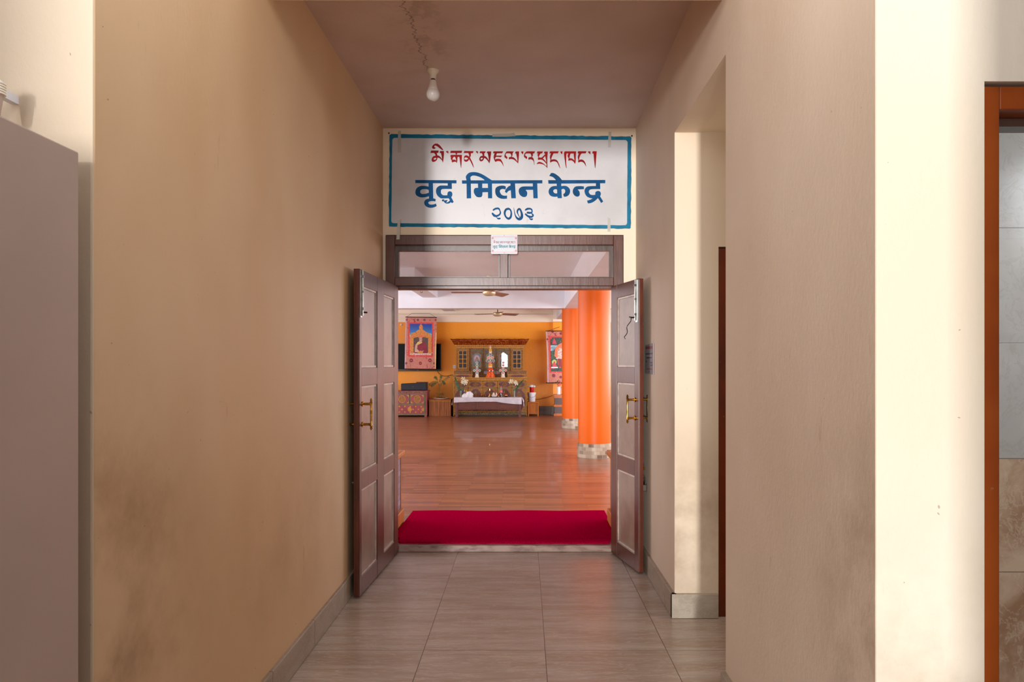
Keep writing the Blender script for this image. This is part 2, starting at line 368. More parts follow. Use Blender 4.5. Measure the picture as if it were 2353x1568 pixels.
def obj(name, mb, mat, parent=None, smooth=False, bevel=0, solid=0, origin=None, label=None):
    me = bpy.data.meshes.new(name); base = Vector((0, 0, 0))
    if parent is not None:
        p = parent
        while p: base += Vector(p.location); p = p.parent
    elif origin is not None: base = Vector(origin)
    me.from_pydata([tuple(Vector(v)-base) for v in mb.v], [], mb.f); me.update()
    import bmesh
    bm = bmesh.new(); bm.from_mesh(me)
    bmesh.ops.recalc_face_normals(bm, faces=bm.faces); bm.to_mesh(me); bm.free()
    if smooth:
        for p in me.polygons: p.use_smooth = True
    o = bpy.data.objects.new(name, me); COL.objects.link(o); me.materials.append(mat)
    if parent is not None: o.parent = parent
    else: o.location = base
    if bevel:
        b = o.modifiers.new('bevel', 'BEVEL'); b.width = bevel; b.segments = 2; b.limit_method = 'ANGLE'
    if solid:
        b = o.modifiers.new('thickness', 'SOLIDIFY'); b.thickness = solid
    if smooth:
        try:
            b = o.modifiers.new('es', 'EDGE_SPLIT'); b.split_angle = math.radians(40)
        except Exception: pass
    if label: o['label'] = label
    return o
def tag(o, label, cat, group=None):
    o['label'] = label; o['category'] = cat
    if group: o['group'] = group
    return o
def thing(name, label, cat, loc, group=None):
    o = bpy.data.objects.new(name, None); COL.objects.link(o); o.location = loc; o.empty_display_size = .1
    return tag(o, label, cat, group)
def struct(name, mb, mat, parent=None, **k):
    o = obj(name, mb, mat, parent, **k)
    if parent is None: o['kind'] = 'structure'
    return o

# ================================================================== SETTING
XL, XR, YB = -1.061, .836, 5.42
H = 3.45
struct('floor', MB().box(-3.3, 3.1, -6.2, 5.42, -.12, 0), mFloor)
struct('floor_hall', MB().box(-6.6, 5.9, 5.57, 19.3, -.12, .05), mWoodFloor)
struct('trim_1', MB().box(-1.0, .72, 5.40, 5.575, 0, .05), mThresh, bevel=.006)
# corridor ceiling (slightly out of level) + beam
struct('ceiling', MB().hexa([(-1.3, 2.9, 3.155), (1.1, 2.9, 3.265), (1.1, 5.6, 3.178), (-1.3, 5.6, 3.178), (-1.3, 2.9, 3.5), (1.1, 2.9, 3.5), (1.1, 5.6, 3.5), (-1.3, 5.6, 3.5)]), mCeil)
struct('trim_2', MB().box(XL-.02, XR+.02, 2.80, 3.06, 2.952, 3.5), mCreamB, bevel=.004)
struct('ceiling_lobby', MB().box(-3.3, 3.1, -6.2, 2.9, 3.3, 3.5), mWhite)
# left walls
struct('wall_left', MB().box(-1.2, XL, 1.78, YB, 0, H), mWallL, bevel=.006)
struct('wall_left_front', MB().box(-3.2, XL-.001, 1.778, 1.9, 0, H), mCream, bevel=.006)
# right walls
struct('wall_right', MB().poly([(XR, y, z) for y, z in ((1.722, 0), (3.0, 0), (3.0, 2.7), (4.022, 2.7), (4.022, 0), (YB, 0), (YB, H), (1.722, H))], thick=.14, nrm=(1, 0, 0)), mWallR, bevel=.005)
DX0, DX1, DT = WX(2262, 1.72), 2.0, WZ(187, 1.72)
struct('wall_right_front', MB().poly([(x, 1.72, z) for x, z in ((XR+.001, 0), (DX0, 0), (DX0, DT), (DX1, DT), (DX1, 0), (3.1, 0), (3.1, H), (XR+.001, H))], thick=.14), mCreamR, bevel=.005)
E0, E1, ET = WX(1651, 4.02), 2.0, WZ(567, 4.02)
struct('wall_passage', MB().poly([(x, 4.02, z) for x, z in ((XR+.001, 0), (E0, 0), (E0, ET), (E1, ET), (E1, 0), (2.7, 0), (2.7, 2.8), (XR+.001, 2.8))], thick=.14).box(2.6, 2.75, 3.0, 4.01, 0, 2.8), mCream, bevel=.004)
struct('ceiling_passage', MB().box(.975, 2.7, 3.0, 4.1, 2.702, 2.85), mCream)
struct('wall_washroom_back', MB().box(.976, 3.1, 2.85, 3.0, 1.04, H), mBath)
struct('wall_washroom_lower', MB().box(.976, 3.1, 2.849, 2.999, 0, 1.04), mBathB)
struct('wall_washroom_side', MB().box(3.0, 3.12, -6.2, 3.0, 0, H), mWhite)
# sign wall with door opening
OX0, OX1, OT = WX(886, YB), WX(1433, YB), WZ(540, YB)
struct('wall_back', MB().box(-6.6, OX0, YB, 5.57, 0, H).box(OX1, 5.9, YB, 5.57, 0, H).box(OX0, OX1, YB, 5.57, OT, H), mCreamB)
# lobby behind the camera
struct('wall_lobby_left', MB().box(-3.3, -3.15, -6.2, -3.5, 0, H).box(-3.3, -3.15, -.9, 1.9, 0, H).box(-3.3, -3.15, -3.5, -.9, 0, 1.0).box(-3.3, -3.15, -3.5, -.9, 2.8, H), mCream)
struct('wall_lobby_light_blocker', MB().box(.575, 3.0, -2.0, -1.9, 0, H), mCream)  # unseen blocker added to shade the right front wall softly
struct('wall_lobby_rear', MB().box(-3.3, -1.95, -6.2, -6.05, 0, H).box(.15, 3.1, -6.2, -6.05, 0, H)  .box(-1.95, .15, -6.2, -6.05, 3.05, H), mCream)
# skirting
struct('baseboard_left', MB().box(XL-.01, XL+.016, 1.80, YB, 0, .135), mBaseB, bevel=.003)
struct('baseboard_right', MB().box(XR-.02, XR+.01, 4.0, YB, 0, .135).box(XR-.022, XR+.01, 1.75, 3.0, 0, .135), mBaseB, bevel=.003)
struct('baseboard_passage', MB().box(XR-.02, E0-.005, 3.998, 4.03, 0, .135), mBaseF, bevel=.003)
# ---------------- hall
struct('wall_hall_far', MB().box(-6.6, 5.9, 18.95, 19.15, 0, 2.47), mOrangeWall)
struct('wall_hall_pilaster', MB().box(.742, 1.7, 18.80, 18.96, 0, 2.47), mOrangeWall)
struct('wall_hall_upper', MB().box(-6.6, 5.9, 18.93, 19.15, 2.47, 3.1), mMarked)
struct('trim_3', MB().box(-6.6, 5.9, 18.84, 18.94, 2.475, 2.67).box(.742, 1.7, 18.74, 18.85, 2.475, 3.0), mMarked)
struct('ceiling_hall', MB().box(-6.6, 5.9, 5.57, 19.1, 2.97, 3.1), mWhite)
struct('trim_4', MB().box(-6.6, 5.9, 14.95, 15.3, 2.54, 2.98), mWhite)
struct('trim_5', MB().box(.83, 1.30, 5.57, 18.95, 2.535, 2.98), mWhite)
struct('trim_6', MB().box(-2.1, -1.795, 11.8, 18.94, 2.757, 2.98), mWhite)
struct('baseboard_hall', MB().box(-6.6, .74, 18.90, 18.96, .05, .27).box(.70, 1.7, 18.72, 18.81, .05, .27), mSkirtHall)
def winwall(x0, x1, ys, name):
    m = MB().box(x0, x1, 5.5, 19.1, -.1, .9).box(x0, x1, 5.5, 19.1, 2.6, 3.1); y = 5.5
    for a, b in ys: m.box(x0, x1, y, a, .9, 2.6); y = b
    m.box(x0, x1, y, 19.1, .9, 2.6); struct(name, m, mOrangeWall)
winwall(5.75, 5.9, [(6.6, 8.8), (9.6, 11.8), (12.6, 14.8), (15.6, 17.8)], 'wall_hall_right')
winwall(-6.6, -6.45, [(6.6, 8.8), (9.6, 11.8), (12.6, 14.8), (15.6, 17.8)], 'wall_hall_left')
# columns
def column(px, d, r, label, grp):
    x = WX(px, d); t = thing('round_column', label, 'column', (x, d, .05), grp)
    obj('shaft', MB().lathe((x, d, .25), [(r, 0), (r, 2.3)], 64), mOrangeCol, t, smooth=True)
    obj('tiled_base', MB().lathe((x, d, .05), [(r+.012, 0), (r+.012, .205), (r, .206)], 48), mColTile, t, smooth=True)
column(1365.5, 10.5, .235, 'thick glossy orange column nearest the right door leaf', 'orange columns in the hall')
column(1318, 15.15, .245, 'orange column farther back, half hidden by the nearer one, next to the right hanging', 'orange columns in the hall')
# low dado walls just inside the hall door
def dado(side, label):
    sx = -1 if side == 'l' else 1; f = -1.062 if side == 'l' else .74
    t = thing('low_dado_wall', label, 'low wall', (f+sx*.08, 5.95, .05), 'low tiled walls beside the hall door')
    o1, o2 = f, f+sx*.14
    obj('tiled_wall', MB().box(o1, o2, 5.58, 6.2, .05, .62), mDado, t)
    obj('wood_cap', MB().box(o1-sx*.035, o2, 5.58, 6.22, .62, .668), mOrangeWood, t, bevel=.012)
    obj('wood_skirting', MB().box(o1-sx*.03, o2, 5.58, 6.2, .05, .17), mOrangeWood, t, bevel=.008)
    obj('corner_strip', MB().box(o1-sx*.004, o1+sx*.01, 6.19, 6.206, .17, .62), mOrangeWood, t)
dado('l', 'low tiled wall with orange wood cap, just inside the doorway behind left leaf')
dado('r', 'low tiled wall with wood cap, mostly hidden behind the right door leaf')

# ================================================================== DOORWAY
df = thing('double_door_frame', 'brown painted wooden door frame with glazed transom under the sign', 'door frame', (-.15, YB, 0))
FY0, FY1 = 5.385, 5.53
fx0, fx1 = WX(886, FY0), WX(1432, FY0); ft = WZ(541, FY0)
ix0, ix1 = WX(911, FY0)-.012, WX(1407, FY0)+.008
obj('jamb', MB().box(fx0, ix0, FY0, FY1, 0, ft), mBrownTransom, df, bevel=.004)
obj('jamb', MB().box(ix1, fx1, FY0, FY1, 0, ft), mBrownTransom, df, bevel=.004)
obj('head', MB().box(ix0, ix1, FY0-.001, FY1, WZ(563, FY0), ft+.001), mBrownTransom, df, bevel=.004)
obj('transom_rail', MB().box(ix0, ix1, FY0-.001, FY1, WZ(657, FY0), WZ(638, FY0)).box(ix0, ix1, 5.42, FY1, WZ(664.5, 5.42), WZ(656, 5.42)), mBrownTransom, df, bevel=.003)
obj('mullion', MB().box(WX(1149, FY0), WX(1167, FY0), FY0+.003, FY1, WZ(640, FY0), WZ(562, FY0)), mBrownTransom, df, bevel=.003)
zt, zb = WZ(563, FY0), WZ(638, FY0)
for a, b in ((905, 1150), (1166, 1411)):
    x0, x1 = WX(a, FY0), WX(b, FY0); rb = MB(); q = .028; q0 = .03 if a == 905 else .018; q1 = .018 if a == 905 else .03
    rb.box(x0, x0+q0, 5.42, 5.47, zb, zt).box(x1-q1, x1, 5.42, 5.47, zb, zt).box(x0+q0, x1-q1, 5.42, 5.47, zt-.04, zt).box(x0+q0, x1-q1, 5.42, 5.47, zb, zb+.01)
    r = obj('sash', rb, mBrownD, df)
    obj('pane', MB().box(x0+q0-.004, x1-q1+.004, 5.442, 5.447, zb+.006, zt-.034), mGlass, r)
#sill = MB().box(ix0-.01, ix1+.01, 5.39, 5.4, 0.0, .045)

def leaf(name, label, hinge, free, cols, sgn, thick=.036):
    """hinge, free = (x, y) on the face towards the passage; cols = [(t0,t1)] panel columns as lengths from the hinge"""
    hx, hy = hinge; L = math.hypot(free[0]-hx, free[1]-hy); ux, uy = (free[0]-hx)/L, (free[1]-hy)/L
    nx, ny = (-uy, ux) if sgn > 0 else (uy, -ux)           # out of the face, towards the passage
    t = thing(name, label, 'door leaf', (hx, hy, .012), 'two leaves of the hall door')
    def pb(mb, a, b, z0, z1, o0, o1):
        P = []
        for z in (z0, z1):
            for (u, o) in ((a, o0), (b, o0), (b, o1), (a, o1)):
                P.append((hx+ux*u+nx*o, hy+uy*u+ny*o, z))
        return mb.hexa(P)
    rows = [(.121, .648), (.754, 1.275), (1.387, 1.885)]; zs = [.012]+[z for r in rows for z in r]+[1.982]
    xs = [0]+[c for co in cols for c in co]+[L]; fr = MB()
    for i in range(0, len(xs), 2): pb(fr, xs[i], xs[i+1], zs[0], zs[-1], -thick, 0)
    for c0, c1 in cols:
        for i in range(0, len(zs), 2): pb(fr, c0, c1, zs[i], zs[i+1], -thick+.001, -.001)
    obj('stiles_and_rails', fr, mBrown, t, bevel=.003)
    for c0, c1 in cols:
        for z0, z1 in rows:
            pn = obj('panel', pb(MB(), c0-.005, c1+.005, z0-.005, z1+.005, -.024, -.013), mPanel, t)
            bd = MB(); e = .012
            pb(bd, c0, c0+e, z0, z1, -.02, -.006); pb(bd, c1-e, c1, z0, z1, -.02, -.006); pb(bd, c0, c1, z0, z0+e, -.02, -.006); pb(bd, c0, c1, z1-e, z1, -.02, -.006)
            obj('bead', bd, mBead, pn)
    # astragal / rebate strip at the free edge
    obj('rebate_strip', pb(MB(), L, L+.008, .02, 1.975, -thick*.55, -.004), mBrown, t, bevel=.002)
    def pt(u, o, z): return Vector((hx+ux*u+nx*o, hy+uy*u+ny*o, z))
    # hinges
    for z in (.25, 1.0, 1.75):
        obj('hinge', MB().tube([pt(.012, -thick-.002, z-.05), pt(.012, -thick-.002, z+.05)], .005), mBrown, t)
    # tower bolt
    u = L-.026; b = MB(); pb(b, u-.016, u+.016, 1.69, 1.975, 0, .005)
    bo = obj('tower_bolt', b, mAlu, t, bevel=.001)
    obj('bolt_rod', MB().tube([pt(u, .011, 1.70), pt(u, .011, 1.978)], .0075), mAlu, bo, smooth=True)
    for k0, k1 in ((1.93, 1.945), (1.84, 1.85), (1.735, 1.75)): obj('bolt_keeper', pb(MB(), u-.012, u+.012, k0, k1, .002, .021), mSteel, bo)
    obj('bolt_knob', MB().tube([pt(u, .011, 1.722), pt(u-.03, .03, 1.722)], .005), mDarkMetal, bo)
    # pull handles, both faces
    for side in (1, -1):
        o0 = 0 if side > 0 else -thick
        hd = MB(); uu = L-.06; zc = 1.105; o = o0+side*.055
        def q(z): return pt(uu, o, z)
        hl = .098
        prof = [(.001, -hl), (.006, -hl+.008), (.0085, -hl+.014), (.005, -hl+.02), (.009, -hl+.026), (.006, -hl+.034), (.0065, -.03), (.007, 0), (.0065, .03), (.006, hl-.034), (.009, hl-.026), (.005, hl-.02), (.0085, hl-.014), (.006, hl-.008), (.001, hl)]
        hd.lathe(q(zc), prof, 14)
        h = obj('pull_handle', hd, mBrass, t, smooth=True)
        for dz in (-.062, .062):
            obj('handle_post', MB().tube([pt(uu, o0, zc+dz), pt(uu, o0+side*.006, zc+dz), pt(uu, o0+side*.0061, zc+dz), pt(uu, o, zc+dz)], [.016, .016, .007, .008], 12), mBrass, h, smooth=True)
    return t, pt, L
tl, ptl, LL = leaf('door_leaf', 'left brown door leaf, the wide one with two columns of panels, opened along the wall', (-.936, 5.36), (-.9877, 4.326), [(.125, .43), (.61, .985)], 1)
tr, ptr, LR = leaf('door_leaf', 'right brown door leaf, the narrow one with a single column of pale panels', (.643, 5.36), (.762, 4.83), [(.12, .47)], -1)
obj('ring_latch', MB().tube([ptl(LL-.05, -.036, .69), ptl(LL-.05, -.058, .69)], .010), mSteel, tl)
obj('keyhole_knob', MB().tube([ptr(LR-.05, -.036, .70), ptr(LR-.05, -.056, .70)], .011).ball(ptr(LR-.05, -.058, .70), .010), mBrass, tr, smooth=True)
# padlock hangs on the back of the right leaf
pc = ptr(LR-.06, -.062, .62)
pk = thing('padlock', 'small steel padlock hanging behind the right door leaf', 'padlock', (pc.x, pc.y, .54))
obj('shackle', MB().tube([pc+Vector((-.012, 0, -.03)), pc+Vector((-.012, 0, .0)), pc+Vector((-.006, 0, .012)), pc+Vector((.006, 0, .012)), pc+Vector((.012, 0, 0)), pc+Vector((.012, 0, -.03))], .0035), mSteel, pk, smooth=True)
obj('lock_body', MB().box(pc.x-.02, pc.x+.02, pc.y-.009, pc.y+.009, .545, .59), mDarkMetal, pk, bevel=.003)
obj('hasp', MB().tube([ptr(LR-.05, -.035, .632), pc+Vector((0, 0, .012))], .006), mSteel, tr)
# black cord on the right bolt
cp = ptr(LR-.05, .034, 1.722); pts = [cp+Vector((.007*math.sin(i*.42)-.0018*i, -.0008*i, -.0055*i)) for i in range(25)]
tag(obj('cord', MB().tube(pts, .0028, 7).tube([cp+Vector((.02, 0, 0)), cp+Vector((-.012, 0, .004))], .004, 6).tube([pts[-1], pts[-1]+Vector((.008, 0, -.014))], .002, 5), mCord, origin=cp), 'short black cord tied to the bolt of the right door leaf', 'cord')

# side doors
def framed(name, label, x0, x1, top, y, w, mat, leafmat=None, hw=None):
    hw = hw or w; t = thing(name, label, 'door frame', ((x0+x1)/2, y, 0))
    obj('jamb', MB().box(x0+.002, x0+w, y+.004, y+.12, 0, top-.002), mat, t, bevel=.003)
    obj('jamb', MB().box(x1-w, x1-.002, y+.004, y+.12, 0, top-.002), mat, t, bevel=.003)
    obj('head', MB().box(x0+w, x1-w, y+.004, y+.12, top-hw, top-.002), mat, t, bevel=.003)
    return t
t1 = framed('washroom_door_frame', 'orange-brown varnished door frame of the washroom at the right edge', DX0, DX1, DT-.006, 1.725, WX(2303, 1.72)-DX0, mRedBrown, hw=.058)
obj('door_stop', MB().box(DX0+.038, DX0+.052, 1.79, 1.84, 0, DT-.07).box(DX0+.04, DX1-.04, 1.79, 1.84, DT-.085, DT-.065), mBrownD, t1)
mRedBrownD = brown_paint('dark_brown_varnish', '6a2a0c', '54200a')
t2 = framed('passage_door_frame', 'dark brown door frame in the side passage, half hidden by the right wall', E0, E1, ET-.006, 4.025, .06, mRedBrownD)
d2 = obj('door_leaf', MB().box(E0+.06, E1-.06, 4.06, 4.10, .01, ET-.07), mRedBrownD, t2, bevel=.003)

# ================================================================== THE SIGN
A_ = (980, 325, 16.807); B_ = (1100, 325, 16.807); C_ = (1240, 325, 16.807); D_ = (945, 390, 17.425); E_ = (1055, 390, 11.765); F_ = (1250, 390, 15.687); G_ = (1120, 470, 19.608)
TIB = [
 (A_, [(365,235),(335,275),(300,290),(250,285),(222,255),(215,215),(235,170),(280,120),(330,92),(385,85),(430,92),(480,125),(540,180),(595,250),(645,320),(635,345),(590,325),(520,275),(450,220),(400,182),(350,165),(315,170),(298,195),(310,225),(335,240)], []),
 (A_, [(178,355),(475,355),(455,450),(395,450),(410,500),(425,545),(470,550),(520,585),(570,640),(600,690),(590,600),(560,450),(505,450),(525,372),(675,372),(670,560),(640,810),(630,815),(600,740),(540,680),(480,640),(420,632),(415,690),(370,750),(300,790),(240,795),(205,760),(198,700),(220,630),(270,575),(350,550),(335,500),(290,450),(150,450)], [[(270,680),(300,650),(345,638),(375,640),(370,680),(335,708),(295,710)]]),
 (A_, [(755,375),(845,375),(850,470),(800,440),(760,410)], []),
 (A_, [(935,365),(1380,362),(1350,452),(1190,452),(1165,520),(1370,520),(1365,650),(1358,800),(1340,1025),(1330,1025),(1310,900),(1290,750),(1270,600),(1205,598),(1195,650),(1190,760),(1168,840),(1135,790),(1080,790),(990,815),(972,770),(975,725),(940,700),(938,600),(920,590),(935,522),(1140,520),(1115,452),(915,450)], [[(1000,705),(1030,620),(1060,598),(1100,598),(1125,650),(1143,745),(1100,710),(1050,705)]]),
 (A_, [(1460,372),(1820,378),(1790,455),(1712,460),(1710,560),(1680,620),(1720,700),(1780,830),(1835,1020),(1825,1025),(1770,920),(1700,780),(1640,690),(1620,740),(1560,785),(1500,785),(1450,750),(1445,680),(1455,590),(1490,550),(1550,540),(1600,560),(1648,590),(1640,510),(1610,450),(1435,450)], [[(1465,660),(1480,630),(1520,620),(1570,635),(1612,662),(1570,695),(1510,708),(1470,695)]]),
 (A_, [(1905,375),(1990,385),(1988,480),(1950,450),(1915,415)], []),
 (B_, [(55,385),(270,385),(245,450),(212,455),(220,565),(270,580),(330,640),(385,740),(375,600),(345,455),(305,452),(330,388),(485,388),(465,560),(445,720),(415,848),(405,845),(360,770),(290,690),(235,650),(205,655),(180,720),(130,765),(75,770),(30,735),(22,670),(50,600),(100,565),(155,555),(140,500),(115,455),(35,455)], [[(75,670),(100,640),(145,635),(160,655),(135,690),(100,705),(78,695)]]),
 (B_, [(570,385),(945,385),(910,460),(705,462),(670,550),(905,548),(855,615),(690,600),(650,620),(628,700),(690,675),(780,672),(850,690),(890,750),(930,830),(970,965),(962,968),(920,890),(850,790),(790,765),(720,762),(645,795),(600,720),(575,620),(585,550),(615,460),(552,460)], []),
 (B_, [(1090,388),(1360,390),(1310,462),(1305,530),(1275,600),(1350,620),(1420,680),(1495,780),(1480,650),(1445,470),(1400,465),(1430,390),(1560,388),(1550,600),(1525,850),(1515,845),(1450,780),(1350,705),(1280,685),(1220,685),(1165,700),(1160,620),(1195,605),(1245,600),(1258,540),(1230,480),(1205,465),(1070,465),(1045,490),(1045,540),(1110,610),(1105,650),(1085,695),(1060,660),(1000,620),(990,560),(1010,490),(1050,420)], []),
 (B_, [(1640,390),(1730,390),(1712,505),(1660,455),(1640,425)], []),
 (B_, [(1860,388),(2180,388),(2140,465),(2090,475),(2095,540),(2060,605),(2100,640),(2135,730),(2155,905),(2142,905),(2130,830),(2110,760),(2060,710),(2000,695),(1920,712),(1915,640),(1960,610),(2035,603),(2030,540),(2000,480),(1970,468),(1825,470),(1795,510),(1800,545),(1865,590),(1870,640),(1842,692),(1815,655),(1755,610),(1748,540),(1770,470),(1810,420)], []),
 (C_, [(-88,388),(130,388),(90,462),(40,475),(0,525),(-25,590),(-15,622),(40,625),(80,620),(210,500),(200,465),(165,465),(185,392),(318,395),(300,600),(298,850),(300,1030),(290,1030),(240,970),(150,900),(60,875),(-30,865),(-113,885),(-90,830),(-50,800),(0,792),(90,820),(180,880),(262,960),(262,880),(200,800),(110,725),(40,705),(-65,720),(-70,640),(-45,620),(-75,560),(-80,500),(-55,470),(-110,465)], [[(125,660),(215,570),(240,700),(255,810),(200,730)]]),
 (C_, [(400,385),(740,385),(705,465),(540,465),(490,560),(455,660),(448,710),(530,692),(610,700),(680,740),(730,830),(765,920),(795,1035),(782,1035),(740,950),(690,840),(640,790),(560,770),(480,785),(412,825),(395,745),(420,730),(395,620),(410,530),(440,465),(382,465)], []),
 (C_, [(805,388),(885,388),(870,505),(825,460),(805,430)], []),
 (C_, [(970,385),(1410,385),(1400,560),(1390,800),(1368,868),(1350,850),(1310,790),(1240,740),(1170,735),(1112,755),(1105,680),(1125,660),(1085,600),(1085,520),(1110,468),(1040,468),(1030,550),(1025,800),(1042,1030),(1025,1035),(1000,930),(975,760),(950,600),(940,450)], [[(1200,470),(1315,470),(1320,560),(1345,740),(1290,690),(1220,655),(1150,655),(1165,560),(1185,500)]]),
 (C_, [(1485,382),(1812,382),(1780,462),(1620,465),(1570,540),(1535,640),(1525,720),(1600,700),(1670,715),(1730,770),(1770,850),(1800,970),(1790,972),(1740,880),(1690,820),(1620,790),(1560,795),(1500,825),(1480,760),(1500,735),(1475,650),(1475,580),(1510,470),(1465,462)], []),
 (C_, [(1870,390),(1965,385),(1960,505),(1910,465),(1870,425)], []),
 (C_, [(2050,382),(2205,382),(2190,560),(2165,900),(2150,1030),(2135,1030),(2110,800),(2090,600),(2080,470),(2025,465)], []),
]
DEV = [
 (D_, [(160,415),(1810,425),(1810,550),(165,540)], []),
 (D_, [(690,535),(865,535),(880,1165),(710,1165)], []),
 (D_, [(715,684),(600,660),(500,650),(380,655),(270,700),(200,770),(168,860),(170,960),(210,1030),(290,1080),(380,1110),(500,1110),(600,1095),(730,1055),(730,915),(580,965),(500,975),(420,970),(370,930),(358,870),(385,820),(450,785),(560,780),(640,790),(715,830)], []),
 (D_, [(980,1180),(900,1155),(780,1152),(650,1170),(560,1220),(520,1300),(530,1390),(590,1470),(680,1515),(800,1530),(920,1505),(1020,1460),(990,1360),(900,1390),(800,1400),(720,1385),(675,1330),(700,1290),(760,1268),(860,1262),(965,1275)], []),
 (D_, [(1460,545),(1622,545),(1628,775),(1250,778),(1200,810),(1185,880),(1200,960),(1260,1015),(1330,1030),(1445,1025),(1450,950),(1480,890),(1540,868),(1610,890),(1645,960),(1635,1050),(1600,1100),(1700,1295),(1630,1345),(1590,1305),(1530,1345),(1460,1362),(1380,1350),(1315,1300),(1310,1272),(1240,1270),(1222,1235),(1250,1190),(1335,1190),(1300,1240),(1380,1222),(1460,1225),(1395,1318),(1470,1300),(1545,1230),(1500,1150),(1380,1150),(1200,1150),(1110,1100),(1030,1010),(992,900),(1000,780),(1050,700),(1140,645),(1220,635),(1460,640)], []),
 (E_, [(75,290),(2250,285),(2250,372),(80,380)], []),
 (E_, [(202,300),(180,200),(200,150),(260,90),(340,68),(440,68),(540,90),(660,145),(780,220),(895,295),(700,300),(680,275),(600,220),(500,180),(400,160),(335,175),(305,215),(318,300)], []),
 (E_, [(200,370),(315,370),(325,775),(205,778)], []),
 (E_, [(508,365),(625,365),(625,495),(780,495),(775,365),(888,365),(893,775),(782,775),(780,608),(630,612),(625,700),(600,740),(540,748),(470,730),(410,650),(395,590),(410,520),(450,495),(512,492)], []),
 (E_, [(1385,365),(1510,365),(1535,775),(1410,775)], []),
 (E_, [(1400,428),(1340,450),(1265,530),(1235,600),(1285,635),(1330,580),(1410,553)], []),
 (E_, [(1255,540),(1265,460),(1220,437),(1150,432),(1060,450),(990,500),(975,580),(990,670),(1040,740),(1120,780),(1200,790),(1295,785),(1295,700),(1220,705),(1150,680),(1115,630),(1100,580),(1120,540),(1180,522)], []),
 (E_, [(1990,365),(2112,365),(2125,775),(2008,775)], []),
 (E_, [(2000,455),(1740,455),(1660,480),(1615,540),(1615,620),(1650,690),(1720,735),(1780,740),(1825,710),(1842,650),(1835,600),(1795,548),(2005,545)], []),
 (F_, [(150,380),(2210,372),(2210,490),(160,508)], []),
 (F_, [(255,122),(340,125),(440,175),(560,270),(650,380),(620,400),(440,395),(380,320),(300,260),(190,230)], []),
 (F_, [(455,495),(620,495),(645,1030),(490,1030)], []),
 (F_, [(490,590),(380,590),(270,620),(195,690),(165,790),(190,890),(260,955),(370,980),(510,970),(500,845),(430,860),(370,840),(330,780),(350,730),(410,705),(485,715)], []),
 (F_, [(600,600),(700,585),(800,592),(880,640),(930,710),(940,800),(910,890),(850,950),(780,975),(712,975),(690,885),(740,850),(765,790),(755,730),(710,695),(660,700),(610,725)], []),
 (F_, [(1440,605),(1440,705),(1210,715),(1270,780),(1290,860),(1280,930),(1230,970),(1180,972),(1110,940),(1055,870),(1035,780),(1060,690),(1120,620),(1200,598),(1330,595)], []),
 (F_, [(1870,485),(2022,485),(2028,700),(1730,705),(1650,730),(1615,780),(1630,850),(1680,900),(1760,915),(1850,905),(1850,830),(1890,785),(1960,770),(2020,795),(2050,860),(2040,920),(2020,960),(2080,1060),(2135,1150),(2060,1205),(1990,1090),(1940,1025),(1890,1080),(1800,1150),(1700,1200),(1585,1220),(1550,1120),(1650,1090),(1755,1040),(1650,1020),(1550,970),(1490,890),(1460,790),(1475,700),(1530,630),(1620,600),(1870,590)], []),
]
YEAR = [
 [(270,250,70),(360,195,80),(500,185,80),(560,280,50),(585,370,65),(540,460,75),(420,520,90),(310,500,110),(230,410,80)],
 [(395,555,20),(440,610,40),(500,640,80),(565,630,70)],
 [(940,195,100),(840,230,95),(780,350,90),(790,470,80),(850,580,75),(950,640,100),(1040,580,95),(1075,430,78),(1060,300,65),(1010,220,75),(935,195,100)],
 [(1187,150,15),(1210,300,30),(1260,500,50),(1340,620,90),(1440,660,120),(1530,600,130),(1555,480,110),(1530,350,85),(1480,235,80),(1430,205,90),(1370,250,80),(1348,340,65),(1375,430,40),(1450,570,30)],
 [(1715,250,60),(1790,205,90),(1900,190,80),(1990,230,65),(2012,320,55),(1980,370,75),(1900,380,90),(1810,370,90)],
 [(2015,430,60),(2060,490,70),(2000,555,80),(1900,555,100),(1800,510,80),(1725,440,80)],
 [(1880,600,20),(1920,650,50),(1980,670,80),(2020,660,70)],
]
def smooth_loop(P, lim=48):
    n = len(P); P = [Vector(p) for p in P]; out = []; tg = []
    for i in range(n):
        a, b, c = P[i-1], P[i], P[(i+1) % n]; u, v = b-a, c-b
        ang = math.degrees(u.angle(v)) if u.length and v.length else 180
        tg.append(None if ang > lim else (c-a).normalized())
    for i in range(n):
        a, b = P[i], P[(i+1) % n]; L = (b-a).length; d = (b-a)/L if L else b-a
        t0 = (tg[i] or d)*L; t1 = (tg[(i+1) % n] or d)*L
        m = 4 if (tg[i] or tg[(i+1) % n]) and L > 12 else 1
        for k in range(m):
            t = k/m; t2, t3 = t*t, t*t*t
            out.append(tuple(a*(2*t3-3*t2+1)+t0*(t3-2*t2+t)+b*(-2*t3+3*t2)+t1*(t3-t2)))
    return out
def glyphs(mb, data, d, tf=lambda x, y: (x, y), sm=True):
    for k, ((ox, oy, s), o, hs) in enumerate(data):
        c = lambda p: AT(*tf(ox+p[0]/s, oy+p[1]/s), d)+Vector((0, -.00004*k, 0))
        f = smooth_loop if sm else (lambda q: q)
        mb.poly([c(p) for p in f(o)], [[c(p) for p in f(h)] for h in hs])
    return mb
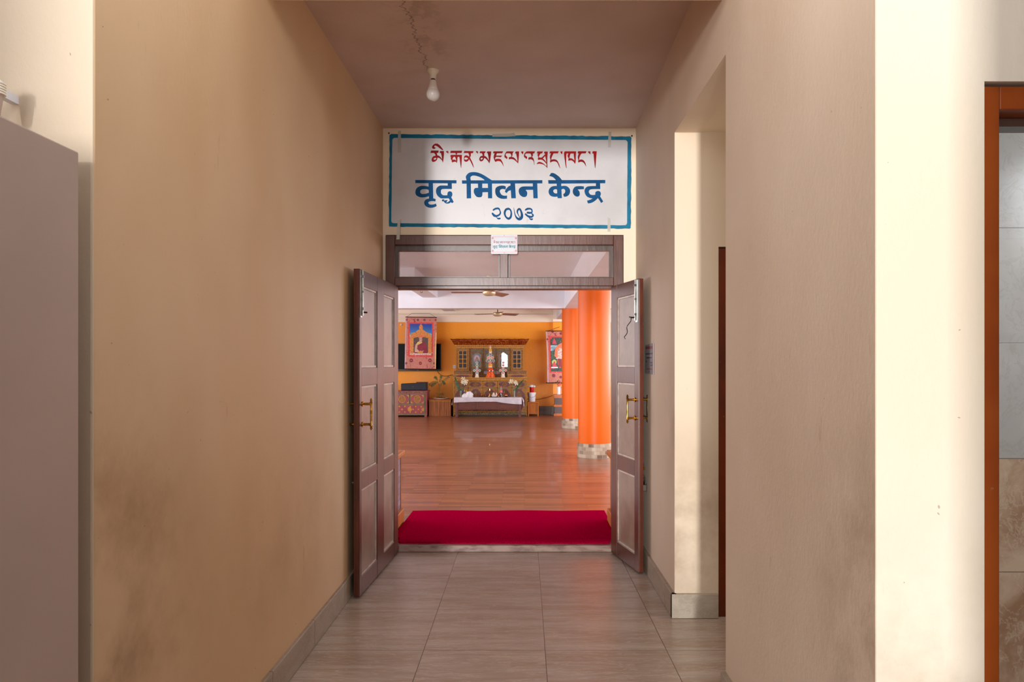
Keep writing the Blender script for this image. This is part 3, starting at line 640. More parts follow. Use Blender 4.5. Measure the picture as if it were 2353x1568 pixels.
def strokes(mb, data, fr, d):
    ox, oy, s = fr
    for st in data:
        d -= .0001
        P = []
        for i in range(len(st)-1):
            p0 = st[max(i-1, 0)]; p1 = st[i]; p2 = st[i+1]; p3 = st[min(i+2, len(st)-1)]
            for k in range(5):
                t = k/5; P.append(tuple(.5*((2*p1[j])+(p2[j]-p0[j])*t+(2*p0[j]-5*p1[j]+4*p2[j]-p3[j])*t*t+(3*p1[j]-p0[j]-3*p2[j]+p3[j])*t**3) for j in range(3)))
        P.append(st[-1]); L = []; R = []
        for i, p in enumerate(P):
            a = P[max(i-1, 0)]; b = P[min(i+1, len(P)-1)]; dx, dy = b[0]-a[0], b[1]-a[1]; m = math.hypot(dx, dy) or 1
            nx, ny = -dy/m*p[2]/2, dx/m*p[2]/2
            L.append(AT(ox+(p[0]+nx)/s, oy+(p[1]+ny)/s, d)); R.append(AT(ox+(p[0]-nx)/s, oy+(p[1]-ny)/s, d))
        n = len(P); mb.add(L+R, [(i, i+1, n+i+1, n+i) for i in range(n-1)])
        for q in (P[0], P[-1]):
            d -= .0001
            mb.poly([AT(ox+(q[0]+q[2]*.5*math.cos(2*PI*k/12))/s, oy+(q[1]+q[2]*.5*math.sin(2*PI*k/12))/s, d) for k in range(12)])
    return mb
SD = YB-.002
sg = thing('painted_sign', 'large sign with red and blue lettering painted on the wall above the door', 'sign', (-.1, YB, WZ(525, YB)))
def rr(x0, y0, x1, y1, r, jit=0, rng=random.Random(3)):
    P = []
    for cx, cy, a0 in ((x1-r, y0+r, -90), (x1-r, y1-r, 0), (x0+r, y1-r, 90), (x0+r, y0+r, 180)):
        for k in range(7):
            a = math.radians(a0+15*k); P.append((cx+r*math.cos(a), cy+r*math.sin(a)))
    out = []
    for i, p in enumerate(P):
        q = P[(i+1) % len(P)]; L = math.hypot(q[0]-p[0], q[1]-p[1]); m = max(1, int(L/9))
        for k in range(m):
            t = k/m; out.append((p[0]+(q[0]-p[0])*t+rng.uniform(-jit, jit), p[1]+(q[1]-p[1])*t+rng.uniform(-jit, jit)))
    return out
def warp(P):   # follow the slightly out-of-level painted outline
    return [(x+(.006*(y-311)*-1 if x > 1200 else -.0125*(y-311)), y+.009*(x-893)) for x, y in P]
ri = warp(rr(901.5, 317, 1442, 513, 6, .25))
obj('ground', MB().ppoly(ri, YB-.001), mSignBg, sg)
obj('border', MB().ppoly(warp(rr(895.5, 308.5, 1451, 521, 4, .8)), SD, [ri]), mBlueD, sg)
obj('red_lettering', glyphs(MB(), TIB, SD), mRed, sg)
obj('blue_lettering', glyphs(MB(), DEV, SD), mBlue, sg)
obj('year_lettering', strokes(MB(), YEAR, G_, SD), mBlue, sg)
def ov(x, y): return (870+x/3.922, 280+y/3.922)
for q, lb in (([(175, 80), (200, 80), (202, 275), (172, 275)], 'strip of cloudy tape at the upper left corner of the painted sign'),
          ([(2072, 90), (2097, 90), (2094, 230), (2068, 230)], 'strip of cloudy tape at the upper right corner of the painted sign'),
          ([(1025, 108), (1180, 106), (1222, 98), (1236, 128), (1150, 134), (1025, 134)], 'horizontal strip of cloudy tape at the top middle of the painted sign'),
          ([(172, 884), (197, 875), (190, 1060), (160, 1062)], 'strip of cloudy tape hanging from the sign onto the door frame'),
          ([(2064, 862), (2090, 870), (2090, 990), (2062, 990)], 'strip of cloudy tape at the lower right corner of the painted sign')):
    P = [ov(*p) for p in q]; dd = 5.379 if 'door frame' in lb else YB-.004
    o = obj('adhesive_tape', MB().ppoly(P, dd, thick=.0012), mTape, origin=AT(P[2][0], P[2][1], dd)); tag(o, lb, 'tape', 'tape strips around the painted sign')
for px, py, lb in ((893.5, 306, 'rusty nail in the wall by the sign\'s upper left corner'), (1452, 312, 'rusty nail in the wall by the sign\'s upper right corner')):
    o = obj('nail', MB().tube([AT(px, py, 5.421), AT(px, py, 5.405)], .0035).lathe(AT(px, py, 5.404), [(.006, 0), (.006, .002)], 10, 'y'), mDarkMetal, origin=AT(px, py, 5.42)); tag(o, lb, 'nail', 'nails above the sign')
# small plaque
PD = 5.372
pq = thing('small_plaque', 'small white plaque with red and teal lettering nailed on the door frame', 'plaque', AT(1158.5, 583, PD))
obj('plate', MB().ppoly(rr(1128.3, 539, 1189, 584, 2.6), PD, thick=.006), mPlaque, pq)
bd = MB(); d1 = PD-.001
for x0, y0, x1, y1 in ((1131.5, 544, 1186, 544.8), (1131.5, 579, 1186, 579.8), (1130.8, 544, 1131.4, 579.8), (1186.4, 544, 1187, 579.8)): bd.ppoly([(x0, y0), (x1, y0), (x1, y1), (x0, y1)], d1)
for cx, cy in ((1132.5, 547.5), (1185, 547.5), (1132.5, 576.5), (1185, 576.5)):
    bd.ppoly([(cx+2.9*math.cos(k*PI/8)*(1 if k % 2 else .7), cy+2.9*math.sin(k*PI/8)*(1 if k % 2 else .7)) for k in range(16)], d1)
obj('pink_border', bd, mPink, pq)
obj('red_lettering', glyphs(MB(), TIB, d1, lambda x, y: (1134+(x-989)*.1307, 552.2+(y-331)*.165)), mInkR, pq)
obj('teal_lettering', glyphs(MB(), DEV, d1, lambda x, y: (1132.3+(x-954)*.1215, 562.3+(y-397)*.125)), mTeal, pq)
for px, py in ((1158.5, 541.4), (1159, 581.4)): obj('screw', MB().lathe(AT(px, py, d1-.001), [(.0022, 0), (.0022, .002)], 8, 'y'), mDarkMetal, pq)

# ================================================================== CORRIDOR THINGS
bx, by = WX(995, 4.32), 4.32; bt = 3.172
bl = thing('ceiling_bulb', 'white bulb in a porcelain holder on the cracked corridor ceiling', 'light bulb', (bx, by, 2.99))
obj('holder', MB().lathe((bx, by, bt), [(.034, .004), (.036, -.004), (.033, -.016), (.021, -.030), (.0185, -.050), (.0185, -.058)], 28), mPorcelain, bl, smooth=True)
obj('screw_cap', MB().lathe((bx, by, bt), [(.013, -.055), (.013, -.068)], 20), mDarkMetal, bl, smooth=True)
obj('collar', MB().lathe((bx, by, bt), [(.017, -.066), (.020, -.071), (.0225, -.09), (.028, -.112), (.033, -.124)], 28), mBulbBody, bl, smooth=True)
obj('globe', MB().lathe((bx, by, bt), [(.033, -.124), (.038, -.135), (.0405, -.147), (.0385, -.161), (.031, -.175), (.019, -.184), (.006, -.188), (.001, -.1885)], 28), mBulb, bl, smooth=True)
for a, b in ((-.052, -.03), (.03, .046)): obj('screw_slot', MB().box(bx+a, bx+b, by-.005, by+.005, bt-.003, bt+.012), mDarkMetal, bl)
# poster on right wall
def rp(px, py):  # point on the right wall face seen at a pixel
    d = XR*F/(px-VX); return d, WZ(py, d)
ya, yb = rp(1503, 790)[0], rp(1485, 790)[0]; z1, z0 = 1.545, 1.345
po = thing('wall_notice', 'small laminated notice on the right wall behind the door leaf', 'notice', (XR-.004, (ya+yb)/2, z0))
xw = XR-.006
obj('sheet', MB().add([(xw, ya, z0-.004), (xw, yb, z0), (xw, yb, z1-.008), (xw, ya, z1), (xw+.003, ya, z0-.004), (xw+.003, yb, z0), (xw+.003, yb, z1-.008), (xw+.003, ya, z1)], [(0, 1, 2, 3), (4, 7, 6, 5), (0, 4, 5, 1), (1, 5, 6, 2), (2, 6, 7, 3), (3, 7, 4, 0)]), mPaper, po)
def marks(v0, v1, u0, u1, mat, nm, rs):
    m = MB(); u = u0
    while u < u1-.01:
        ww = rs.uniform(.012, .028); y0_, y1_ = yb-(yb-ya)*u, yb-(yb-ya)*min(u+ww/.3, u1)
        h = (v1-v0); zz = z1-(z1-z0)*v1+rs.uniform(0, .15)*h*.2
        m.add([(xw-.0008, y0_, zz), (xw-.0008, y1_, zz), (xw-.0008, y1_, z1-(z1-z0)*v0), (xw-.0008, y0_, z1-(z1-z0)*v0)], [(0, 1, 2, 3)]); u += ww/.3+.03
    obj(nm, m, mat, po)
rs = random.Random(5)
marks(.09, .19, .06, .92, mInkR, 'red_heading', rs); marks(.32, .37, .06, .94, mInkD, 'printed_line', rs); marks(.45, .50, .14, .84, mInkD, 'printed_line', rs)
marks(.58, .62, .07, .25, mInkD, 'printed_line', rs); marks(.61, .66, .66, .92, mInkD, 'printed_line', rs); marks(.70, .75, .68, .94, mInkD, 'printed_line', rs); marks(.83, .87, .2, .9, mInkR, 'red_line', rs); marks(.92, .95, .42, .58, mInkR, 'red_line', rs)
# steel cabinet, left
cx1 = WX(181.5, 1.70); ct = WZ(350, 1.70)
cb = thing('steel_cabinet', 'tall mauve-grey steel cabinet standing against the left front wall', 'cabinet', (cx1-.4, 1.3, 0))
obj('body', MB().box(cx1-.85, cx1, .86, 1.70, .04, ct), mCab, cb, bevel=.004)
obj('plinth', MB().box(cx1-.83, cx1-.02, .9, 1.68, 0, .045), mDarkMetal, cb)
for a, b in ((cx1-.84, cx1-.428), (cx1-.422, cx1-.012)):
    dd = obj('door', MB().box(a, b, .842, .859, .07, ct-.03), mCab, cb, bevel=.003)
    obj('door_handle', MB().box((a+b)/2-.01, (a+b)/2+.01, .815, .843, .95, 1.1), mSteel, dd, bevel=.004)
# wall lamp at left edge
lx, ly, lz = WX(-13, 1.68), 1.68, 0
wl = thing('wall_lamp', 'ribbed lamp fitting on the left wall, cut by the frame edge', 'lamp', (lx, 1.70, WZ(262, 1.68)))
z_a, z_b = WZ(186, 1.68), WZ(214, 1.68); pr = [(.012, z_a+.004), (.019, z_a-.002)]
z = z_a-.004
while z > z_b: pr += [(.023, z), (.023, z-.003), (.018, z-.0035), (.018, z-.0055)]; z -= .006
obj('ribbed_collar', MB().lathe((lx, ly, 0), pr, 28), mBulbBody, wl, smooth=True)
obj('lamp_body', MB().lathe((lx, ly, 0), [(.019, z_b), (.016, z_b-.02), (.012, WZ(262, 1.68)), (.004, WZ(268, 1.68))], 24), mCab, wl, smooth=True)
obj('wall_bracket', MB().box(lx-.03, lx-.012, ly, 1.78, z_a-.02, z_a), mPlastW, wl)
# mat
def mat_mesh():
    m = MB(); x0, x1, y0, y1 = -1.02, .73, 5.452, 6.61; nx, ny = 40, 26; vs = []
    for j in range(ny+1):
        for i in range(nx+1):
            x = x0+(x1-x0)*i/nx; y = y0+(y1-y0)*j/ny
            z = .072+.002*math.sin(x*9+y*5)
            if i == 0 or i == nx or j == 0 or j == ny: z -= .008
            vs.append((max(-.955, min(.65, x)) if y < 5.545 else x, y, z))
    m.add(vs, [(j*(nx+1)+i, j*(nx+1)+i+1, (j+1)*(nx+1)+i+1, (j+1)*(nx+1)+i) for j in range(ny) for i in range(nx)]); return m
tag(obj('door_mat', mat_mesh(), mCarpet, solid=.02, origin=(-.14, 6.0, .052)), 'crimson pile mat lying on the hall floor inside the doorway', 'mat')

# ================================================================== ALTAR
def A(x): return 1020+x/7.468
def B(y): return 760+y/7.468
def ab(mb, x0, y0, x1, y1, d, dep): return mb.pbox(A(x0), B(y0), A(x1), B(y1), d, dep)
def ap(mb, pts, d, th=0, holes=()): return mb.ppoly([(A(x), B(y)) for x, y in pts], d, [[(A(x), B(y)) for x, y in h] for h in holes], th)
al = thing('altar_cabinet', 'large carved and gilded altar cabinet against the orange far wall', 'altar', (WX(1126, 18.5), 18.5, .05))
DB = 18.32
# base
m = MB(); m.box(WX(A(160), DB), WX(A(1425), DB), DB+.012, 18.88, .05, WZ(B(850), DB)); body = obj('base_carcass', m, mDarkWood, al)
m = MB(); ab(m, 148, 806, 1436, 822, DB-.05, .6); obj('altar_top', m, mGold, al, bevel=.004)
m = MB(); ab(m, 152, 822, 1432, 838, DB-.03, .1); obj('altar_top_moulding', m, mOrnL, al)
m = MB(); ab(m, 156, 838, 1428, 860, DB-.012, .05); obj('gold_moulding', m, mGold, al)
cols = [170, 418, 668, 915, 1165, 1412]
def hexp(x0, y0, x1, y1, c): return [(x0+c, y0), (x1-c, y0), (x1, (y0+y1)/2), (x1-c, y1), (x0+c, y1), (x0, (y0+y1)/2)]
for i in range(5):
    x0, x1 = cols[i]+5, cols[i+1]-5
    m = MB(); ab(m, x0, 872, x1, 979, DB, .02); dr = obj('drawer', m, mOrnL, al)
    m = MB(); ap(m, hexp(x0+16, 885, x1-16, 966, 42), DB-.004, .003); obj('drawer_panel', m, mMaroon, dr)
    m = MB(); ap(m, hexp(x0+70, 893, x1-70, 958, 30), DB-.007, .003); obj('drawer_ornament', m, mOrn, dr)
    m = MB(); W = 6
    for q in ((x0, 872, x1, 872+W), (x0, 979-W, x1, 979), (x0, 872, x0+W, 979), (x1-W, 872, x1, 979)): ab(m, *q, DB-.005-(.0006 if q[3]-q[1] < 10 else 0), .0062)
    obj('gold_edge', m, mGold, dr)
    m = MB(); ab(m, x0, 990, x1, 1386, DB, .02); dr = obj('cupboard_door', m, mOrnL, al)
    c = 70; a0, a1, b0, b1 = x0+16, x1-16, 1003, 1374
    m = MB(); ap(m, [(a0+c, b0), (a1-c, b0), (a1, b0+c+25), (a1, b1-c-25), (a1-c, b1), (a0+c, b1), (a0, b1-c-25), (a0, b0+c+25)], DB-.004, .003); obj('door_panel', m, mMaroon, dr)
    xc = (x0+x1)/2
    m = MB(); ap(m, [(xc, 1040), (xc+28, 1078), (xc+45, 1120), (xc+50, 1150), (xc+30, 1180), (xc, 1200), (xc-30, 1180), (xc-50, 1150), (xc-45, 1120), (xc-28, 1078)], DB-.007, .003); obj('door_ornament', m, mOrn, dr)
    m = MB(); ap(m, [(xc, 1036), (xc+24, 1070), (xc-24, 1070)], DB-.009, .002, [[(xc, 1048), (xc+12, 1064), (xc-12, 1064)]]); obj('green_crest', m, mChestG, dr)
    m = MB()
    for q in ((x0, 990, x1, 990+W), (x0, 1386-W, x1, 1386), (x0, 990, x0+W, 1386), (x1-W, 990, x1, 1386)): ab(m, *q, DB-.005-(.0006 if q[3]-q[1] < 10 else 0), .0062)
    obj('gold_edge', m, mGold, dr)
m = MB(); ab(m, 165, 1398, 1418, 1446, DB, .02); obj('plinth_scroll_band', m, mOrnG, al)
m = MB(); ab(m, 162, 1390, 1420, 1397, DB-.008, .02); obj('plinth_moulding', m, mGold, al)
for x in (162, 1414): m = MB(); ab(m, x, 862, x+8, 1465, DB-.006, .02); obj('corner_post', m, mGold, al)
# ledge tiers
DL = 18.40
for x0, x1 in ((160, 490), (1090, 1428)):
    m = MB(); ab(m, x0, 752, x1, 806, DL, .4); lo = obj('lower_tier', m, mOrnL, al)
    m = MB(); ap(m, hexp(x0+40, 762, x1-40, 800, 60), DL-.003, .003); obj('red_cartouche', m, mMaroon, lo)
    m = MB(); ab(m, x0+4, 690, x1-2, 748, DL+.02, .38); up = obj('upper_tier', m, mOrn, al)
    for q in (x0+2, x1-10): m = MB(); ab(m, q, 688, q+9, 752, DL+.012, .02); obj('gold_slat', m, mGold, up)
    m = MB(); ab(m, x0-4, 748, x1+4, 755, DL-.01, .3); obj('tier_moulding', m, mGold, al)
m = MB(); ab(m, 490, 757, 1090, 806, DL+.10, .3); obj('centre_step', m, mOrn, al)
m = MB(); ab(m, 490, 686, 1090, 754, DL+.17, .2); st = obj('centre_step', m, mOrn, al)
for x0, x1 in ((690, 885), (890, 960)):
    m = MB(); ab(m, x0, 690, x1, 748, DL+.165, .006); obj('silver_plate', m, mSteel if x0 < 800 else mPrintW, st, label='silvery plate')
for x in (492, 680, 888, 1084): m = MB(); ab(m, x, 686, x+7, 754, DL+.163, .006); obj('gold_slat', m, mGold, st)
# upper body
DU = 18.52
m = MB(); ab(m, 212, 295, 1362, 692, DU+.02, .35); ub = obj('upper_carcass', m, mOrn, al)
for x in (212, 432, 1138, 1350): m = MB(); ab(m, x, 300, x+11, 690, DU, .03); obj('gilt_post', m, mOrnL, al)
m = MB(); ab(m, 205, 286, 1372, 303, DU-.03, .2); obj('upper_moulding', m, mGold, al)
m = MB(); ab(m, 190, 258, 1392, 286, DU-.06, .2); obj('dentil_moulding', m, mOrnL, al)
for k in range(34): m = MB() if k == 0 else m; ab(m, 200+k*35, 262, 214+k*35, 274, DU-.066, .01)
obj('dentils', m, mGold, al)['kind'] = 'stuff'
m = MB(); ab(m, 183, 248, 1398, 260, DU-.07, .3); obj('cornice_base', m, mGold, al)
# cornice: flared board with scalloped top
top = []
for k in range(61):
    x = 105+1360*k/60; top.append((x, 136+(9*abs(math.sin(k*PI/5.45))**.5 if 0 < k < 60 else 0)))
f0 = [(185, 250), (1396, 250)]; m = MB()
n = 60; T = [AT(A(x), B(y), 18.28) for x, y in top]; Bt = [AT(A(185+1211*k/n), B(250), DU-.07) for k in range(n+1)]
vs = T+Bt+[p+Vector((0, .025, 0)) for p in T]+[p+Vector((0, .025, 0)) for p in Bt]; N = n+1
fs = [(i, i+1, N+i+1, N+i) for i in range(n)]+[(2*N+i, 3*N+i, 3*N+i+1, 2*N+i+1) for i in range(n)]+[(i, 2*N+i, 2*N+i+1, i+1) for i in range(n)]+[(N+i, N+i+1, 3*N+i+1, 3*N+i) for i in range(n)]
m.add(vs, fs); obj('cornice', m, mOrnC, al)
m = MB(); 
for sx, bx0 in ((T[0], Bt[0]), (T[-1], Bt[-1])):
    m.add([sx, bx0, Vector((bx0.x, 18.88, bx0.z)), Vector((sx.x, 18.88, sx.z))], [(0, 1, 2, 3)])
m.box(T[0].x+.03, T[-1].x-.03, 18.31, 18.88, T[0].z-.05, T[0].z-.04); obj('cornice_sides', m, mOrnC, al)
# motif medallions on cornice
cm = Matrix
for xx in (560, 790, 1010): pass
m = MB(); 
for k in range(16): pass
# latticed window doors
for x0, x1 in ((225, 430), (1152, 1357)):
    m = MB(); P = [(x0, 318), (x1, 318), (x1, 684), (x0, 684)]; h = [(x0+35, 352), (x1-42, 352), (x1-42, 638), (x0+35, 638)]
    ap(m, P, DU-.012, .02, [h]); dr = obj('lattice_door', m, mOrn, al)
    m = MB(); ab(m, x0+30, 350, x1-38, 640, DU+.004, .004); obj('dark_pane', m, mDarkGlass, dr)
    m = MB(); xa, xb = x0+35, x1-42; mid = (xa+xb)/2
    ab(m, mid-6, 352, mid+6, 638, DU-.016, .02)
    for q in (415, 488, 562): ab(m, xa, q-5, xb, q+5, DU-.014, .016)
    for q in ((x0+25, 342, xb+10, 352), (x0+25, 638, xb+10, 648), (x0+25, 342, xa, 648), (xb, 342, xb+10, 648)): ab(m, *q, DU-.018-(.0008 if q[3]-q[1] < 12 else 0), .021)
    obj('lattice', m, mGold, dr)
    m = MB()
    for q in ((x0, 318, x1, 325), (x0, 677, x1, 684), (x0, 318, x0+6, 684), (x1-6, 318, x1, 684)): ab(m, *q, DU-.018-(.0008 if q[3]-q[1] < 12 else 0), .021)
    obj('gold_edge', m, mGold, dr)
# arched doors with painted panels
def archp(x0, x1, y0, y1):
    xc = (x0+x1)/2; w = x1-x0
    return [(x0, y1), (x0, y0+42), (x0+w*.06, y0+30), (x0+w*.16, y0+26), (x0+w*.2, y0+12), (x0+w*.32, y0+8), (x0+w*.38, y0-6), (xc-w*.05, y0-8), (xc, y0-14), (xc+w*.05, y0-8), (x1-w*.38, y0-6), (x1-w*.32, y0+8), (x1-w*.2, y0+12), (x1-w*.16, y0+26), (x1-w*.06, y0+30), (x1, y0+42), (x1, y1)]
mFrontDoor = ornate('arched_door_carving', '2a2018', '967e5a', 80, .52)
for i, (x0, x1) in enumerate(((455, 676), (684, 898), (906, 1132))):
    ax0, ax1 = x0+36, x1-36; ar = archp(ax0, ax1, 385, 628)
    m = MB(); ap(m, [(x0, 320), (x1, 320), (x1, 686), (x0, 686)], DU-.012, .02, [ar]); dr = obj('arched_door', m, mFrontDoor, al)
    dp = DU+.014; m = MB(); ab(m, ax0-4, 392, ax1+4, 640, dp, .004); pc_ = obj('painted_panel', m, mPicBlue, dr)
    m = MB(); ap(m, [(ax0-4, 640), (ax0-4, 560), (ax0+20, 545), (ax0+50, 575), (ax1-40, 540), (ax1+4, 565), (ax1+4, 640)], dp-.002, 0); obj('painted_ground', m, mPicGreen, pc_)
    xc = (ax0+ax1)/2; m = MB(); ap(m, [(xc+52*math.cos(k*PI/10), 490+70*math.sin(k*PI/10)) for k in range(20)], dp-.003, 0); obj('painted_halo', m, mBrocE, pc_)
    m = MB(); ap(m, [(xc-40, 545), (xc-34, 505), (xc-20, 480), (xc-13, 462), (xc, 452), (xc+13, 462), (xc+20, 480), (xc+34, 505), (xc+40, 545)], dp-.004, 0); obj('painted_figure', m, mPicGrey, pc_)
    m = MB(); ap(m, [(x, y) for x, y in ar], DU-.016, .003, [[(xc+(x-xc)*.92, 500+(y-500)*.965) for x, y in ar]]); obj('gold_arch_edge', m, mGold, dr)
    # glass; right hand pane tilted with stronger gloss, shaped to catch a daylight glare
    a = AT(A(ax0-8), B(650), DU-.004); b = AT(A(ax1+8), B(352), DU-.004); tw = -.002 if i == 2 else 0
    m = MB().add([(a.x, a.y, a.z), (b.x, b.y-(b.x-a.x)*tw*1.0, a.z), (b.x, b.y-(b.x-a.x)*tw, b.z), (a.x, a.y, b.z)], [(0, 1, 2, 3)])
    obj('glass_pane', m, mPaneR if i == 2 else mPane, dr)
    if i < 2: m = MB(); ab(m, x1-24, 478, x1-14, 520, DU-.022, .012); obj('latch', m, mDarkMetal, dr)
    m = MB()
    for q in ((x0, 320, x1, 326), (x0, 680, x1, 686), (x0, 320, x0+5, 686), (x1-5, 320, x1, 686)): ab(m, *q, DU-.018-(.0008 if q[3]-q[1] < 12 else 0), .021)
    obj('door_edge', m, mOrnL, dr)
ZT = WZ(B(806), DB-.05)   # altar top height
# ---------------- butter sculptures
DTm = 18.36
def disk(mb, x, y, r, d, th=.012): mb.ppoly([(A(x)+r/7.468*math.cos(k*PI/9), B(y)+r/7.468*math.sin(k*PI/9)) for k in range(18)], d, thick=th)
def torma(label, xc, spots, body, bodymat, grp='butter sculptures on the altar'):
    t = thing('butter_sculpture', label, 'butter sculpture', (WX(A(xc), DTm), DTm, ZT+.001), grp)
    z = lambda y: WZ(B(y), DTm)
    obj('base', MB().lathe((WX(A(xc), DTm), DTm, 0), [(r/7.468*DTm/F, max(z(y), ZT+.001)) for r, y in body], 24), bodymat, t, smooth=True)
    m = MB(); m.box(WX(A(xc-5), DTm), WX(A(xc+5), DTm), DTm-.004, DTm+.006, z(body[-1][1])-.01, z(min(s[1] for s in spots)))
    obj('stick', m, mTorW, t)
    for x, y, r, c in spots:
        q = .062 if (y > 715 or (y > 535 and xc > 700 and xc < 900 and abs(x-xc) < 30)) else .022
        m = MB(); disk(m, x, y, r, DTm-q, .016); ds = obj('flower_disc', m, mTorW, t)
        m = MB(); disk(m, x, y, r*.68, DTm-q-.004, .005); obj('ring', m, c, ds)
        m = MB(); disk(m, x, y, r*.26, DTm-q-.008, .005); obj('centre', m, mTorW if c is not mTorW else mTorR, ds)
    return t
torma('white based butter sculpture with blue discs, left of the tall orange one', 568, [(568, 552, 22, mTorB), (568, 600, 22, mTorB), (568, 648, 22, mTorB), (523, 686, 23, mTorB), (566, 685, 20, mTorR), (611, 686, 23, mTorB), (568, 728, 23, mTorB)],
      [(36, 808), (35, 792), (27, 772), (25, 745), (28, 725), (20, 710)], mTorW)
torma('white based butter sculpture with rose discs, right of the tall orange one', 1015, [(1018, 550, 21, mTorR), (1016, 598, 22, mTorR), (1016, 648, 22, mTorR), (972, 684, 23, mTorR), (1014, 683, 20, mTorT), (1060, 684, 23, mTorR), (1014, 728, 23, mTorR)],
      [(36, 808), (35, 792), (29, 772), (28, 745), (30, 725), (20, 710)], mTorW)
t = torma('tall orange butter sculpture with many coloured discs, centre of the altar', 797, [(797, 268, 14, mTorR), (798, 294, 17, mTorW), (799, 408, 25, mTorN), (763, 463, 25, mTorS), (832, 463, 25, mTorS), (797, 492, 20, mTorT), (742, 522, 24, mTorN), (853, 521, 24, mTorN), (793, 542, 25, mTorR)],
      [(82, 808), (78, 780), (62, 745), (52, 700), (50, 695), (54, 680), (44, 660), (40, 640), (34, 632)], mTorOr)
dz = lambda y: WZ(B(y), DTm); xx = WX(A(797), DTm); rr_ = lambda r: r/7.468*DTm/F
obj('yellow_tier', MB().lathe((xx, DTm, 0), [(rr_(33), dz(616)), (rr_(36), dz(600)), (rr_(36), dz(572)), (rr_(30), dz(566))], 20), mTorY, t, smooth=True)
obj('cream_tier', MB().lathe((xx, DTm, 0), [(rr_(34), dz(640)), (rr_(34), dz(616))], 20), mTorW, t, smooth=True)
obj('red_tier', MB().lathe((xx, DTm, 0), [(rr_(36), dz(572)), (rr_(40), dz(556)), (rr_(28), dz(540))], 20), mTorR, t, smooth=True)
m = MB(); disk(m, 799, 336, 27, DTm-.024, .016); obj('orange_disc', m, mTorY, t)
m = MB(); disk(m, 799, 366, 26, DTm-.018, .016); obj('cream_disc', m, mTorW, t)
m = MB()
for k in range(4): m = MB(); disk(m, 756+k*27, 690, 11, DTm-.085, .012); ob = obj('blue_bead', m, mTorN if k % 2 == 0 else mTorW, t)
m = MB()
for x, y in ((823, 512), (772, 512), (716, 548), (880, 508), (800, 438), (730, 548)): m.ppoly([(A(x), B(y-10)), (A(x+10), B(y)), (A(x), B(y+10)), (A(x-10), B(y))], DTm-.012, thick=.003)
obj('green_leaf', m, mLeaf, t)['kind'] = 'stuff'

# ---------------- low table with cloth
TD0, TD1, TZ = 17.95, 18.25, .545
tb = thing('low_table', 'long low brown wooden table standing in front of the altar', 'table', (WX(1121, 18), 18.1, .05))
X0, X1 = WX(A(194), TD0), WX(A(1322), TD0)
obj('tabletop', MB().box(X0-.01, X1+.01, TD0-.01, TD1, TZ-.035, TZ-.005), mTableWood, tb, bevel=.004)
zz = lambda y: WZ(B(y), TD0)
for i, (x, w) in enumerate(((194, 38), (1284, 38))):
    for y in (TD0, TD1-.06):
        obj('leg', MB().box(WX(A(x), TD0), WX(A(x+w), TD0), y, y+.05, .05, TZ-.03), mTableWood, tb, bevel=.004)
obj('apron_rail', MB().box(X0, X1, TD0+.004, TD0+.035, zz(1362), zz(1345)), mTableWood, tb, bevel=.003)
for a, b in ((222, 560), (588, 920), (945, 1288)):
    p = obj('apron_panel', MB().box(WX(A(a), TD0), WX(A(b), TD0), TD0+.022, TD0+.03, zz(1346), TZ-.03), mTableWood, tb)
for a, b in ((560, 588), (920, 945)): obj('apron_stile', MB().box(WX(A(a), TD0), WX(A(b), TD0), TD0+.006, TD0+.035, zz(1346), TZ-.03), mTableWood, tb, bevel=.003)
def cloth():
    m = MB(); n = 90; xa, xb = WX(A(172), TD0), WX(A(1335), TD0); hem = [(172, 1232), (330, 1226), (560, 1218), (900, 1218), (1000, 1236), (1120, 1250), (1220, 1260), (1335, 1262)]
    def hy(x):
        for (a, b), (c, d) in zip(hem, hem[1:]):
            if x <= c: return b+(d-b)*(x-a)/(c-a)
        return hem[-1][1]
    rows = []
    for j in range(5): rows.append([(xa+(xb-xa)*i/n, TD1-.01-(TD1-TD0)*j/4, TZ+.001*math.sin(i*.8+j)) for i in range(n+1)])
    for j in range(1, 8):
        r = []
        for i in range(n+1):
            cx = 172+(1335-172)*i/n; zb_ = WZ(B(hy(cx)), TD0); t = j/7
            r.append((xa+(xb-xa)*i/n, TD0-.022-.010*t*math.sin(i*.55+2*math.sin(i*.13)), TZ-.004+(zb_-TZ)*t))
        rows.append(r)
    vs = [v for r in rows for v in r]; N = n+1
    m.add(vs, [(j*N+i, j*N+i+1, (j+1)*N+i+1, (j+1)*N+i) for j in range(len(rows)-1) for i in range(n)])
    # side falls with hanging corners
    for sgn, x, pts in ((-1, xa, [(172, 1158), (165, 1180), (158, 1230), (150, 1275), (163, 1283), (176, 1250)]), (1, xb, [(1335, 1140), (1350, 1170), (1362, 1215), (1357, 1290), (1343, 1318), (1322, 1262)])):
        nn = 14; v2 = []
        for j in range(9):
            for i in range(nn+1):
                t = j/8; u = i/nn; y = TD0-.022+(TD1-TD0)*u; drop = (.165+.08*math.sin(u*PI*.9+.6 if sgn > 0 else u*2+1.0))*(1-.25*u)
                if sgn < 0: drop *= .8
                v2.append((x+sgn*(.004+.06*t*(1-.4*t)*1.3+.012*t*math.sin(u*14)), y-.006*t*math.sin(u*9), TZ-.001-drop*t))
        m.add(v2, [(j*(nn+1)+i, j*(nn+1)+i+1, (j+1)*(nn+1)+i+1, (j+1)*(nn+1)+i) for j in range(8) for i in range(nn)])
    return m
tag(obj('tablecloth', cloth(), mCloth, smooth=True, origin=(WX(1121, 18), 18.1, TZ)), 'white cotton cloth draped over the low table before the altar', 'tablecloth')
TZ += .002
TM = 18.10
def TX(x, d=TM): return WX(A(x), d)
sc = TM/F/7.468     # metres per crop pixel on the table
